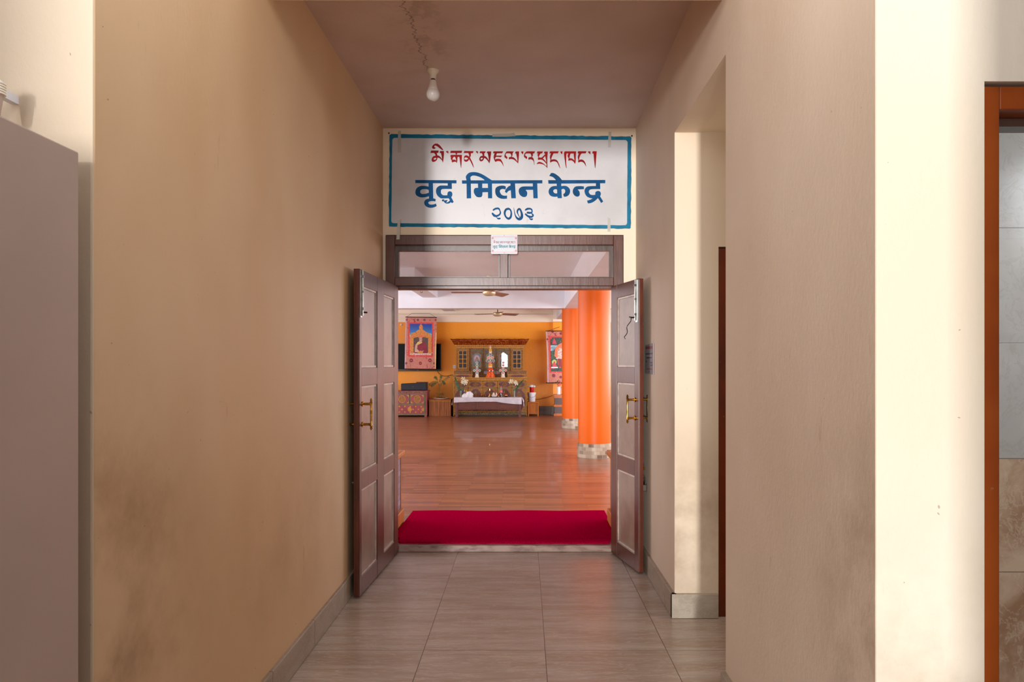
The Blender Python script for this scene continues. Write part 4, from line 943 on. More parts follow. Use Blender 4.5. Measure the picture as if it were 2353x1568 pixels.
# vases of lilies
def vase(x, d, h, label, leaf, flowers, seed):
    rg = random.Random(seed); X = TX(x, d); t = thing('flower_vase', label, 'vase', (X, d, TZ), 'glass vases of white lilies')
    r = .026
    obj('glass', MB().lathe((X, d, TZ), [(r*.8, 0), (r, .004), (r*.85, .03), (r*.8, h*.5), (r*1.05, h*.85), (r*1.3, h), (r*1.2, h), (r*.95, h*.84), (r*.7, h*.5), (r*.7, .03), (.002, .02)], 20), mVaseGlass, t, smooth=True)
    P = lambda px, py, dd=0: Vector((TX(px, d), d+dd, WZ(B(py), d)))
    b = Vector((X, d, TZ+.03)); mm = MB()
    for fx, fy in flowers: mm.tube([b, Vector((X+(TX(fx, d)-X)*.3, d, TZ+h)), P(fx, fy)], [.006, .005, .003], 6)
    for k in range(5): a = rg.uniform(-.02, .02); mm.tube([b, Vector((X+a, d+a, TZ+h*1.1))], .006, 5)
    obj('stem', mm, mLeaf, t)['kind'] = 'stuff'
    tip, w = leaf; A0 = Vector((X, d, TZ+h*.7)); A1 = P(*tip); ax = A1-A0; pr = Vector((-ax.z, 0, ax.x)).normalized(); mm = MB(); L = []; R = []; n = 10
    for k in range(n+1):
        u = k/n; c = A0+ax*u+pr*(.12*math.sin(u*PI))*.12; ww = w*math.sin(PI*min(1, .12+u*.88))**.8+.001
        L.append(c+pr*ww); R.append(c-pr*ww+Vector((0, .01, 0)))
    C = [(L[k]+R[k])/2+Vector((0, .012, 0)) for k in range(n+1)]; N = n+1
    mm.add(L+C+R, [(i, i+1, N+i+1, N+i) for i in range(n)]+[(N+i, N+i+1, 2*N+i+1, 2*N+i) for i in range(n)])
    obj('long_leaf', mm, mLeaf, t, solid=.002)
    for fx, fy in flowers:
        c = P(fx, fy, -.015); mm = MB()
        for k in range(6):
            a = k*PI/3+rg.uniform(-.3, .3); dr = Vector((math.cos(a), -.5, math.sin(a)*.9)); sd = Vector((-math.sin(a), 0, math.cos(a))); Lp = rg.uniform(.055, .078)
            pts = [c, c+dr*Lp*.5+sd*.013, c+dr*Lp+Vector((0, .012, -.008)), c+dr*Lp*.5-sd*.013]; mm.add(pts, [(0, 1, 2), (0, 2, 3)])
        fl = obj('lily_flower', mm, mLily, t, solid=.002)
        obj('anther', MB().ball(c+Vector((0, -.012, 0)), .007), mYeF, fl)
vase(292, 18.12, .16, 'glass vase with white lilies and one long leaf at the left end of the table', ((185, 785), .030), [(350, 868), (322, 885), (390, 862), (335, 822), (372, 900)], 1)
vase(1210, 18.12, .165, 'glass vase with white lilies and one leaf at the right end of the table', ((1378, 830), .022), [(1160, 858), (1228, 880), (1240, 905), (1145, 880)], 2)
# small bottles behind the scarf
for x, c1, c2, lb in ((350, mPlastW, mTorB, 'small bottle with white cap and blue label behind the white scarf'), (385, mTorY, mTorS, 'small amber bottle beside the blue labelled one behind the scarf')):
    d = 18.19; X = TX(x, d); hb = WZ(B(1022), d)-TZ-.002; t = thing('small_bottle', lb, 'bottle', (X, d, TZ), 'small bottles behind the scarf')
    obj('bottle_body', MB().lathe((X, d, TZ), [(.018, 0), (.019, .01), (.019, hb*.68), (.010, hb*.8)], 16), c2, t, smooth=True)
    obj('cap', MB().lathe((X, d, TZ), [(.011, hb*.79), (.011, hb)], 14), c1, t, smooth=True)
# crumpled white scarf
def blob(cx, cy, cz, rx, ry, rz, seed, amp=.25, nu=28, nv=14):
    rg = random.Random(seed); ph = [rg.uniform(0, 6) for _ in range(8)]; vs = []; fs = []
    for j in range(nv+1):
        th = PI/2*j/nv
        for i in range(nu):
            a = 2*PI*i/nu; k = 1+amp*(math.sin(3*a+ph[0]+2*th)*.4+math.sin(5*a+ph[1])*.35+math.sin(9*a+5*th+ph[2])*.25)*math.sin(th+.2)+amp*.3*math.sin(7*th+4*a+ph[3])
            vs.append((cx+rx*k*math.sin(th)*math.cos(a), cy+ry*k*math.sin(th)*math.sin(a), cz+max(0, rz*k*math.cos(th))))
    for j in range(nv):
        for i in range(nu): fs.append((j*nu+i, j*nu+(i+1) % nu, (j+1)*nu+(i+1) % nu, (j+1)*nu+i))
    return MB().add(vs, fs)
m = blob(TX(440), 18.02, TZ, .10, .07, .135, 4); m2 = blob(TX(372), 18.02, TZ, .085, .07, .09, 9); m.add(m2.v, m2.f)
tag(obj('silk_scarf', m, mKhata, origin=(TX(410), 18.02, TZ)), 'crumpled white silk scarf heaped on the left of the table', 'scarf')
# tray, dish, conch, fruit
t = thing('tray', 'thin grey tray under the white dish at the middle of the table', 'tray', (TX(855, 18.0), 18.02, TZ))
obj('tray_plate', MB().lathe((0, 0, 0), [(.01, 0), (.155, .002), (.165, .012), (.16, .012), (.15, .005)], 30), mSteel, None, smooth=True)
o = bpy.data.objects['tray_plate']; o.parent = t; o.scale = (1, .42, 1)
DZ = TZ+.013
t = thing('white_dish', 'shallow white oval dish on the tray at the middle of the table', 'dish', (TX(866, 18.0), 18.01, DZ))
obj('bowl', MB().lathe((TX(866, 18.0), 18.01, DZ), [(.045, 0), (.06, .004), (.078, .045), (.074, .045), (.055, .010), (.01, .008)], 30), mPorcelain, t, smooth=True)
t = thing('conch_shell', 'pinkish white conch shell standing in the white dish', 'shell', (TX(862, 18.0), 18.01, DZ+.01))
m = MB(); cx, cy = TX(852, 18.0), 18.01
m.lathe((cx, cy, DZ+.012), [(.01, 0), (.03, .02), (.036, .05), (.026, .07), (.03, .078), (.018, .092), (.004, .10)], 12)
obj('whorl', m, mShell, t, smooth=True)
m = MB().lathe((TX(900, 18.0), 18.01, DZ+.012), [(.008, 0), (.02, .02), (.022, .05), (.012, .085), (.002, .10)], 10); obj('lip', m, mShell, t, smooth=True)
def pom(x, y, r, d, mat, lb):
    c = AT(A(x), B(y), d); c.z = max(c.z, TZ+r); m = MB(); rg = random.Random(int(x))
    m.ball(c, r*.85, .8, 12)
    for k in range(26):
        a, b = rg.uniform(0, 2*PI), rg.uniform(-.4, 1.3); dr = Vector((math.cos(a)*math.cos(b), math.sin(a)*math.cos(b), math.sin(b)*.8)); s1 = dr.cross(Vector((.3, .2, 1))).normalized()*r*.25
        m.add([c+dr*r*.7-s1, c+dr*r*.7+s1, c+dr*r*1.1], [(0, 1, 2)])
    tag(obj('marigold', m, mat, origin=(c.x, c.y, c.z-r*.7)), lb, 'flower', 'loose marigolds on the table')
pom(775, 1135, .024, 17.975, mYeF, 'yellow marigold head at the left end of the tray')
pom(938, 1135, .024, 17.975, mOrF, 'orange marigold head at the right end of the tray')
# copper bowls
def bowl(x, lb, fill=None, r=.026):
    d = 18.16; X = TX(x, d); t = thing('offering_bowl', lb, 'bowl', (X, d, TZ), 'small copper offering bowls')
    obj('cup', MB().lathe((X, d, TZ), [(r*.6, 0), (r*.5, .006), (r*.75, .014), (r, .04), (r*.92, .04), (r*.6, .018), (.003, .014)], 18), mCopper, t, smooth=True)
    if fill:
        m = MB(); m.ball((X, d, TZ+.052), .018, .8, 10); 
        for k in range(14): a = k*2.4; v = Vector((math.cos(a), math.sin(a), .5)); m.add([Vector((X, d, TZ+.05))+v*.012, Vector((X, d, TZ+.058))+v*.014, Vector((X, d, TZ+.054))+v*.027], [(0, 1, 2)])
        obj('orange_flower', m, fill, t)
bowl(556, 'small copper bowl just right of the white scarf'); bowl(598, 'small copper bowl between the scarf and the orange marigold bowl'); bowl(645, 'small copper bowl holding an orange marigold', mOrF); bowl(714, 'small copper bowl left of the tall butter lamp')
# cone incense behind bowl
d = 18.2; t = thing('red_cone', 'dark red cone standing behind the copper bowl, left of the butter lamp', 'ornament', (TX(716, d), d, TZ))
obj('cone', MB().lathe((TX(716, d), d, TZ), [(.028, 0), (.026, .05), (.016, .09), (.002, .135)], 16), mMaroon, t, smooth=True)
# butter lamp (lit)
d = 18.08; X = TX(786, d); t = thing('butter_lamp', 'tall gilt butter lamp with a small burning flame', 'lamp', (X, d, TZ))
obj('stand', MB().lathe((X, d, TZ), [(.026, 0), (.028, .006), (.018, .016), (.022, .035), (.014, .05), (.011, .07), (.016, .085), (.013, .10), (.024, .125), (.028, .15), (.030, .155), (.02, .155)], 20), mCopper, t, smooth=True)
obj('wax', MB().lathe((X, d, TZ), [(.020, .150), (.016, .172), (.012, .178)], 16), mCandle, t, smooth=True)
fm = NG('flame'); fm.set('Emission Color', (1, .75, .3, 1)); fm.set('Emission Strength', 6)
obj('flame', MB().lathe((X, d, TZ), [(.002, .178), (.009, .188), (.007, .198), (.001, .212)], 12), fm.m, t, smooth=True)
# cola bottle
d = 18.12; X = TX(981, d); t = thing('drink_bottle', 'dark soft drink bottle with red label and red cap', 'bottle', (X, d, TZ)); r = .038
obj('bottle_body', MB().lathe((X, d, TZ), [(r*.8, 0), (r, .008), (r*.95, .03), (r*.78, .06), (r*.86, .075), (r, .09), (r, .135)], 24), mCola, t, smooth=True)
obj('label_band', MB().lathe((X, d, TZ), [(r*1.01, .105), (r*1.02, .14), (r*1.0, .165), (r*.96, .172)], 24), mLabelRed, t, smooth=True, label='red and pink label')
obj('clear_shoulder', MB().lathe((X, d, TZ), [(r*.96, .172), (r*.85, .19), (r*.45, .235), (r*.33, .25), (r*.33, .262)], 24), mVaseGlass, t, smooth=True)
obj('liquid_top', MB().lathe((X, d, TZ), [(r*.9, .17), (r*.82, .188), (.002, .189)], 20), mCola, t, smooth=True)
obj('cap', MB().lathe((X, d, TZ), [(.016, .258), (.017, .262), (.0165, .278), (.012, .281)], 16), mCapRed, t, smooth=True)
m = MB(); m.ppoly([(A(962), B(1086)), (A(975), B(1078)), (A(996), B(1090)), (A(990), B(1102)), (A(972), B(1096))], d-r-.003, thick=.002); obj('white_mark', m, mPlastW, t)
# gilt vessel
d = 18.14; X = TX(1066, d); t = thing('gilt_vessel', 'gilt metal offering vessel on a dark saucer, right of the drink bottle', 'vessel', (X, d, TZ))
obj('saucer', MB().lathe((X, d, TZ), [(.03, 0), (.058, .006), (.055, .010), (.02, .008)], 24), mMaroon, t, smooth=True)
obj('pot', MB().lathe((X, d, TZ), [(.022, .008), (.038, .022), (.044, .042), (.038, .062), (.020, .074), (.012, .088), (.026, .105), (.018, .118), (.024, .13), (.012, .142), (.016, .152), (.003, .17)], 22), mCopper, t, smooth=True)
# pink flower behind dish
d = 18.16; t = thing('pink_bud', 'salmon pink flower between the dish and the drink bottle', 'flower', (TX(930, d), d, TZ))
obj('blossom', MB().ball((TX(930, d), d, TZ+.072), .027, 1, 12), mTorS, t, smooth=True); obj('stalk', MB().tube([(TX(930, d), d, TZ), (TX(930, d), d, TZ+.05)], .006, 6), mLeaf, t)

# ================================================================== RIGHT OF THE ALTAR
def plain(name, lb, cat, mb, mat, org, **k): return tag(obj(name, mb, mat, origin=org, **k), lb, cat)
SDp = 18.40
x0, x1 = WX(1212.5, SDp), WX(1238, SDp); zt_ = WZ(924, SDp)
t = thing('wooden_stool', 'small honey coloured wooden box stool right of the altar', 'stool', ((x0+x1)/2, SDp, .05))
obj('seat', MB().box(x0-.01, x1+.01, SDp-.01, SDp+.30, zt_-.03, zt_), mOrangeWood, t, bevel=.004)
obj('front_board', MB().box(x0+.012, x1-.012, SDp+.01, SDp+.03, .10, zt_-.03), mOrangeWood, t)
for i in (0, 1):
    for j in (0, 1): obj('leg', MB().box((x0 if i == 0 else x1-.035), (x0+.035 if i == 0 else x1), (SDp if j == 0 else SDp+.25), (SDp+.035 if j == 0 else SDp+.285), .05, zt_-.03), mOrangeWood, t)
obj('side_board', MB().box(x0+.005, x0+.02, SDp+.03, SDp+.26, .10, zt_-.03), mOrangeWood, t); obj('side_board', MB().box(x1-.02, x1-.005, SDp+.03, SDp+.26, .10, zt_-.03), mOrangeWood, t)
X, d = WX(1222, 18.52), 18.54; z = zt_+.001; t = thing('plastic_bucket', 'white plastic bucket standing on the wooden stool', 'bucket', (X, d, z)); hb = WZ(902, d)-z
obj('pail', MB().lathe((X, d, z), [(.085, 0), (.088, .01), (.104, hb*.88), (.110, hb*.885), (.110, hb*.93), (.106, hb*.94), (.109, hb*.97), (.109, hb)], 32), mPlastW, t, smooth=True)
obj('bail_handle', MB().tube([Vector((X-.11*math.cos(a), d-.112*math.sin(a)-.003, z+hb*.85-.09*math.sin(a))) for a in [PI*k/12 for k in range(13)]], .003, 6), mSteel, t)
z2 = z+hb+.001; t = thing('red_canister', 'red plastic canister standing on the white bucket', 'canister', (X, d, z2)); hc = WZ(890, d)-z2
obj('can', MB().lathe((X, d, z2), [(.048, 0), (.05, .005), (.054, hc), (.05, hc)], 24), mPotRed, t, smooth=True)
m = blob(X+.005, d, z2+hc, .085, .07, .055, 21, .3); tag(obj('white_rag', m, mKhata, origin=(X, d, z2+hc)), 'white rag lying on top of the red canister', 'cloth')
# shelf cabinet
q0 = WX(1272.5, 18.45); q1 = q0+.75; t = thing('shelf_cabinet', 'orange wooden cabinet with dark brown fronts behind the farther column', 'cabinet', (q0+.37, 18.6, .05))
for a, b in ((WZ(915.5, 18.45), WZ(907, 18.45)), (WZ(935.5, 18.45), WZ(930.5, 18.45)), (.05, WZ(950.5, 18.45))):
    obj('shelf_board', MB().box(q0, q1, 18.45, 18.72, min(a, b), max(a, b)), mShelfOr, t, bevel=.003)
for a, b in ((WZ(930.5, 18.45), WZ(915.5, 18.45)), (WZ(950.5, 18.45), WZ(935.5, 18.45))):
    obj('dark_front', MB().box(q0+.02, q1-.02, 18.465, 18.70, a, b), mShelfDk, t)
zs_ = WZ(907, 18.45)+.001; X, d = WX(1284, 18.5), 18.5
t = thing('white_planter', 'white pot with pink flowers on the orange cabinet', 'flower pot', (X, d, zs_))
hp = WZ(889, d)-zs_; obj('pot', MB().lathe((X, d, zs_), [(.045, 0), (.05, .02), (.045, .04), (.048, hp*.6), (.058, hp), (.052, hp)], 18), mPlastW, t, smooth=True)
m = MB(); rg = random.Random(3); c = AT(1285, 883, d)
for k in range(22):
    p = c+Vector((rg.gauss(0, .025), rg.gauss(0, .02), rg.gauss(0, .03))); a = rg.uniform(0, 6); u = Vector((math.cos(a), -.3, math.sin(a)))*.022; v = Vector((-math.sin(a), -.3, math.cos(a)))*.016
    m.add([p, p+u+v, p+u*1.4, p+u-v], [(0, 1, 2, 3)])
obj('pink_blossom', m, mPinkF, t, solid=.002)['kind'] = 'stuff'
m = MB()
for k in range(16):
    p = AT(1282, 878, d)+Vector((rg.gauss(0, .04), rg.gauss(0, .02), rg.gauss(0, .018))); a = rg.uniform(0, 6); u = Vector((math.cos(a), -.3, math.sin(a)))*.03; v = Vector((-math.sin(a), -.3, math.cos(a)))*.012
    m.add([p, p+u*.5+v, p+u, p+u*.5-v], [(0, 1, 2, 3)])
obj('leaves', m, mLeaf, t, solid=.002)['kind'] = 'stuff'

# ================================================================== LEFT OF THE ALTAR
# painted chest: crop3 frame
def c3(x, y): return (900+x/5.807, 700+y/5.807)
CD = 18.15
def cb3(mb, x0, y0, x1, y1, d, dep): a = c3(x0, y0); b = c3(x1, y1); return mb.pbox(a[0], a[1], b[0], b[1], d, dep)
def cp3(mb, pts, d, th=.002, holes=()): return mb.ppoly([c3(*p) for p in pts], d, [[c3(*p) for p in h] for h in holes], th)
t = thing('painted_chest', 'rose red painted chest with gold medallions at the left of the hall', 'chest', (WX(925, CD), CD+.2, .05))
L0 = -170
m = MB(); cb3(m, L0, 1162, 470, 1480, CD+.012, .45); obj('carcass', m, mChest, t)
m = MB(); cb3(m, L0-8, 1152, 482, 1166, CD-.01, .48); obj('lid', m, mChest, t, bevel=.004)
m = MB(); cb3(m, L0, 1168, 450, 1184, CD, .02); obj('gilt_band', m, mOrnG, t)
for i, (a, b) in enumerate(((L0+10, 40), (40, 236), (248, 434))):
    m = MB(); cb3(m, a, 1202, b, 1326, CD, .02); dr = obj('drawer', m, mOrnL if 0 else mChest, t)
    m = MB(); W = 5
    for q in ((a, 1202, b, 1202+W), (a, 1326-W, b, 1326), (a, 1202, a+W, 1326), (b-W, 1202, b, 1326)): cb3(m, *q, CD-.004, .004)
    obj('green_edge', m, mChestG, dr)
    xc = (a+b)/2; m = MB(); cp3(m, [(xc+46*math.cos(k*PI/14), 1264+52*math.sin(k*PI/14)) for k in range(28)], CD-.004, .003, [[(xc+39*math.cos(k*PI/14), 1264+45*math.sin(k*PI/14)) for k in range(28)]]); obj('gold_ring', m, mGold, dr)
    m = MB(); cp3(m, [(xc+36*math.cos(k*PI/14), 1264+42*math.sin(k*PI/14)) for k in range(28)], CD-.003, .002); obj('gold_medallion', m, mOrnL, dr)
    m = MB()
    for sx, sy in ((a+8, 1210), (b-8, 1210), (a+8, 1318), (b-8, 1318)):
        ux = 1 if sx < xc else -1; uy = 1 if sy < 1264 else -1; cp3(m, [(sx, sy), (sx+ux*34, sy), (sx+ux*20, sy+uy*8), (sx+ux*8, sy+uy*20), (sx, sy+uy*34)][::1], CD-.003, .002)
    obj('corner_scrolls', m, mGold, dr)['kind'] = 'stuff'
m = MB(); cb3(m, L0+10, 1336, 434, 1462, CD, .02); dr = obj('bottom_drawer', m, mChest, t)
m = MB()
for q in ((L0+10, 1336, 434, 1341), (L0+10, 1457, 434, 1462), (429, 1336, 434, 1462)): cb3(m, *q, CD-.004, .004)
obj('green_edge', m, mChestG, dr)
dots = [(102, 1362, 10), (176, 1362, 10), (248, 1362, 9), (320, 1362, 10), (394, 1365, 11), (138, 1400, 11), (285, 1400, 11), (357, 1400, 10), (102, 1436, 10), (176, 1436, 10), (248, 1440, 9), (320, 1438, 10), (394, 1436, 11), (240, 1400, 30), (418, 1402, 22), (30, 1362, 10), (66, 1400, 10), (30, 1436, 10), (-60, 1400, 30), (-20, 1400, 10)]
for x, y, r in dots:
    m = MB(); 
    if r > 15: cp3(m, [(x+r*(1 if k % 2 else .82)*math.cos(k*PI/12), y+r*1.15*(1 if k % 2 else .82)*math.sin(k*PI/12)) for k in range(24)], CD-.003, .002)
    else: cp3(m, [(x+r*math.cos(k*PI/6), y+r*math.sin(k*PI/6)) for k in range(12)], CD-.003, .002)
    obj('gold_flower', m, mGold, dr)
m = MB(); cb3(m, 440, 1200, 446, 1470, CD-.002, .02); obj('side_strip', m, mChestG, t)
m = MB(); cb3(m, L0, 1470, 470, 1478, CD-.004, .02); obj('base_strip', m, mChestG, t)
for x in (L0, 436): 
    a = c3(x, 1478); m = MB().box(WX(a[0], CD), WX(a[0]+5.5, CD), CD+.01, CD+.06, .05, WZ(a[1], CD)); obj('foot', m, mChest, t)
ztop = WZ(c3(0, 1152)[1], CD-.01)
# black case + box behind
a = c3(122, 1040); b = c3(462, 1150); d = 18.2
t = thing('black_case', 'black padded case lying on the painted chest', 'case', (WX((a[0]+b[0])/2, d), d+.12, ztop))
x0, x1 = WX(a[0], d), WX(b[0], d)
obj('case_body', MB().hexa([(x0, d, ztop+.001), (x1, d, ztop+.001), (x1, d+.2, ztop+.001), (x0, d+.2, ztop+.001), (x0, d, ztop+.175), (x1, d, ztop+.205), (x1, d+.2, ztop+.205), (x0, d+.2, ztop+.175)]), mBag, t, bevel=.02)
obj('zip_seam', MB().box(x0+.02, x1-.04, d-.004, d+.01, ztop+.10, ztop+.106), mBlack, t); obj('case_rim', MB().box(x1-.085, x1-.078, d-.004, d+.01, ztop+.02, ztop+.18), mBlack, t)
obj('logo_dot', MB().box((x0+x1)/2-.02, (x0+x1)/2-.006, d-.005, d+.01, ztop+.09, ztop+.10), mSteel, t)
a = c3(330, 1030); b = c3(481, 1150)
plain('carved_box', 'red-brown carved box standing behind the black case on the chest', 'box', MB().box(WX(a[0], 18.47), WX(b[0], 18.47), 18.43, 18.58, ztop+.001, ztop+.215), mMaroon, (WX(b[0], 18.47)-.1, 18.5, ztop), bevel=.006)
# slatted planter box with tray
bx0, bx1 = WX(984.5, 18.3), WX(1037, 18.3); zt2 = WZ(918, 18.3)
t = thing('slatted_box', 'brown slatted wooden box between the painted chest and the altar', 'box', ((bx0+bx1)/2, 18.4, .05))
obj('box_body', MB().box(bx0+.01, bx1-.01, 18.31, 18.62, .05, zt2-.03), mRedWood, t)
n = 10
for k in range(n): 
    u0 = bx0+.012+(bx1-bx0-.024)*k/n; obj('slat', MB().box(u0+.002, u0+(bx1-bx0-.024)/n-.002, 18.30, 18.312, .055, zt2-.035), mRedWood, t)
obj('lid', MB().box(bx0, bx1, 18.29, 18.63, zt2-.03, zt2), mRedWood, t, bevel=.004); obj('gilt_strip', MB().box(bx0+.01, bx1-.01, 18.296, 18.31, zt2-.048, zt2-.034), mGold, t)
pc2 = c3(655, 1245); X, d = WX(pc2[0], 18.45), 18.45
t = thing('palm_plant', 'small feathery palm in a shallow white tray on the slatted box', 'potted plant', (X, d, zt2+.001), None)
o = obj('tray', MB().lathe((0, 0, 0), [(.12, 0), (.19, .006), (.22, .03), (.21, .03), (.18, .012), (.01, .012)], 36), mPorcelain, None, smooth=True); o.parent = t; o.scale = (1, .6, 1)
o = obj('soil', MB().lathe((0, 0, .012), [(.17, 0), (.12, .02), (.02, .035)], 24), mSoil, None, smooth=True); o.parent = t; o.scale = (1, .6, 1)
q3 = lambda x, y, dd=0: Vector((WX(c3(x, y)[0], d), d+dd, WZ(c3(x, y)[1], d)))
tr_ = [q3(640, 1236), q3(641, 1190), q3(637, 1140), q3(636, 1100), q3(624, 1060)]
obj('trunk', MB().tube(tr_, [.010, .008, .007, .007, .005], 8), mStem, t, smooth=True)
fr = [[(640, 1200), (648, 1090), (700, 1010), (765, 958)], [(636, 1100), (620, 1040), (560, 1030), (500, 1062)], [(634, 1080), (610, 1010), (590, 972), (570, 962)], [(636, 1090), (640, 1030), (655, 980), (660, 950)], [(638, 1080), (665, 1020), (690, 1030), (705, 1060)], [(630, 1070), (600, 1045), (560, 1055), (530, 1085)]]
rg = random.Random(8)
for j, f in enumerate(fr):
    dd = (-.03, .02, .04, 0, .03, -.04)[j]
    P = []
    for i in range(len(f)-1):
        p0, p1, p2, p3 = f[max(i-1, 0)], f[i], f[i+1], f[min(i+2, len(f)-1)]
        for k in range(11):
            u = k/11; P.append(tuple(.5*((2*p1[a])+(p2[a]-p0[a])*u+(2*p0[a]-5*p1[a]+4*p2[a]-p3[a])*u*u+(3*p1[a]-p0[a]-3*p2[a]+p3[a])*u**3) for a in (0, 1)))
    P.append(f[-1]); W3 = [q3(x, y, dd*i/len(P)) for i, (x, y) in enumerate(P)]
    m = MB().tube(W3, .0025, 5)
    for i in range(len(W3)//3, len(W3)):
        tan = (W3[min(i+1, len(W3)-1)]-W3[i-1]).normalized(); sd = Vector((-tan.z, 0, tan.x))
        for sg_ in (-1, 1):
            for h_ in (0,):
                ll = .062*(1-.45*abs(i-len(W3)*.7)/(len(W3)*.5)); base = W3[i]+(W3[i-1]-W3[i])*h_; tip = base+tan*ll*.5+sd*sg_*ll*.75+Vector((0, rg.uniform(-.02, .02), -.022)); wv = tan*.0032
                m.add([base-wv, base+wv, (base+tip)/2+wv, tip, (base+tip)/2-wv], [(0, 1, 2, 3, 4)])
    obj('frond', m, mLeafY if j != 0 else mLeaf, t)
m = MB()
for k in range(26):
    p = q3(rg.uniform(600, 700), rg.uniform(1180, 1232), rg.uniform(-.05, .05)); a = rg.uniform(0, 6); u = Vector((math.cos(a), -.2, math.sin(a)))*.022; v = Vector((-math.sin(a), .1, math.cos(a)))*.009; m.add([p, p+u+v, p+u*1.7, p+u-v], [(0, 1, 2, 3)])
obj('undergrowth', m, mLeafY, t)['kind'] = 'stuff'
# television
a, b = WX(884, 18.86), WX(1013.5, 18.86); za, zb_ = WZ(853, 18.86), WZ(790, 18.86)
t = thing('television', 'flat black television on the orange wall behind the left hanging', 'television', ((a+b)/2, 18.9, za))
obj('bezel', MB().box(a, b, 18.85, 18.90, za, zb_), mBlack, t, bevel=.004); obj('screen', MB().box(a+.012, b-.012, 18.847, 18.853, za+.045, zb_-.012), mTVs, t)
obj('wall_mount', MB().box((a+b)/2-.2, (a+b)/2+.2, 18.90, 18.95, za+.2, zb_-.2), mDarkMetal, t)
m = MB(); c = AT(960, 851.3, 18.848); m.box(c.x-.02, c.x+.02, 18.846, 18.849, c.z-.004, c.z+.004); obj('badge', m, mSteel, t)
# cables, sockets
def cable(pts, d, lb): P = [AT(x, y, d) for x, y in pts]; tag(obj('cable', MB().tube(P, .006, 6), mCord, origin=P[0]), lb, 'cable', 'cables on the far wall')
cable([c3(x, y) for x, y in ((610, 888), (625, 915), (650, 940), (690, 955), (740, 955), (790, 943), (820, 940))], 18.93, 'black cable drooping from the television to the altar')
cable([(1211, 917), (1225, 919), (1240, 917.5), (1256, 914), (1271, 909)], 18.93, 'thin cable crossing the wall behind the white bucket')
for px, py, w_, h_, lb in ((1044.3, 843, .075, .085, 'white wall socket just left of the altar cabinet'),):
    c = AT(px, py, 18.93); t = thing('wall_socket', lb, 'socket', (c.x, 18.94, c.z-h_/2)); obj('faceplate', MB().box(c.x-w_/2, c.x+w_/2, 18.925, 18.95, c.z-h_/2, c.z+h_/2), mPlastW, t, bevel=.004); 
    for sx in (-.012, .012): obj('socket_hole', MB().box(c.x+sx-.004, c.x+sx+.004, 18.923, 18.93, c.z-.006, c.z+.006), mDarkMetal, t)
c = AT(921.5, 746.5, 18.9); tag(obj('wall_fitting', MB().lathe((c.x, 18.95, c.z), [(.03, 0), (.03, -.02), (.012, -.035)], 16, 'y'), mPlastW, origin=(c.x, 18.94, c.z)), 'small round white fitting on the orange wall, left of the hanging', 'fitting')

# ================================================================== HANGINGS
# left: frame of crop [920,720,1020,860] scale 11.2
def h1(x, y): return (920+x/11.2, 720+y/11.2)
HD = 18.55
t = thing('brocade_hanging', 'rose brocade hanging with a picture of a seated robed person, over the television', 'hanging', AT(966, 848, HD))
def hp_(name, pts, mat, par, k, holes=(), th=.002): 
    m = MB().ppoly([h1(*p) for p in pts], HD-.003*k, [[h1(*p) for p in h] for h in holes], th); return obj(name, m, mat, par)
cl = hp_('brocade_cloth', [(135, 95), (935, 108), (925, 700), (912, 1438), (108, 1430), (118, 900)], mBroc, t, 0, th=.006)
hp_('satin_edge', [(135, 95), (165, 96), (150, 700), (140, 1430), (108, 1430), (118, 900)], mBrocE, t, 1); hp_('satin_edge', [(912, 500), (930, 500), (925, 700), (912, 1438), (888, 1437), (900, 700)], mCandle, t, 1)
obj('top_rod', MB().tube([AT(*h1(130, 98), HD), AT(*h1(940, 110), HD)], .010, 8), mDarkMetal, t); obj('bottom_rod', MB().tube([AT(*h1(104, 1436), HD), AT(*h1(918, 1444), HD)], .012, 8), mDarkWood, t)
pts = [AT(*h1(165, 92), HD), AT(*h1(290, 8), HD+.292)]; m = MB().tube(pts, .004, 5); m.tube([AT(*h1(905, 104), HD), AT(*h1(750, 8), HD+.292)], .004, 5); m.tube([AT(*h1(290, 8), HD+.292), AT(*h1(750, 8), HD+.292)], .004, 5); obj('hanging_cord', m, mCord, t)
rb = hp_('red_border', [(205, 235), (850, 240), (835, 1130), (190, 1122)], mRedBr, t, 1)
pic = hp_('picture', [(243, 272), (810, 275), (800, 1085), (238, 1078)], mSky, t, 2)
hp_('distant_hill', [(238, 520), (300, 500), (420, 600), (640, 600), (740, 505), (806, 540), (800, 1085), (238, 1078)], mTkPale, pic, 3)
hp_('golden_arch', [(240, 1050), (240, 640), (262, 560), (330, 500), (400, 478), (440, 440), (490, 420), (478, 350), (505, 300), (530, 280), (560, 305), (582, 350), (572, 420), (620, 450), (660, 480), (720, 510), (790, 565), (806, 640), (800, 1050)], mArchG, pic, 4)
hp_('throne_back', [(340, 1010), (340, 640), (440, 615), (530, 640), (620, 615), (712, 640), (712, 1010)], mPrintDk, pic, 5)
hp_('crest', [(465, 640), (478, 560), (520, 540), (560, 560), (605, 560), (590, 610), (560, 640)], mTorS, pic, 6)
hp_('robe', [(372, 1030), (368, 900), (390, 800), (440, 745), (500, 715), (560, 720), (640, 770), (680, 850), (700, 960), (700, 1030)], mRobe, pic, 7)
hp_('sleeve', [(368, 1000), (368, 900), (395, 800), (440, 760), (440, 850), (430, 920), (500, 990), (600, 960), (590, 985), (520, 1010), (440, 1010)], mSkin, pic, 7.8)
hp_('yellow_shirt', [(410, 800), (440, 745), (495, 720), (560, 745), (560, 765), (440, 822)], mShirt, pic, 8.6)
hp_('neck', [(497, 690), (552, 690), (556, 735), (520, 762), (492, 735)], mSkin, pic, 9.4)
hp_('head', [(482, 650), (495, 630), (525, 622), (552, 630), (566, 655), (566, 700), (550, 735), (525, 750), (500, 735), (485, 700)], mSkin, pic, 10.2)
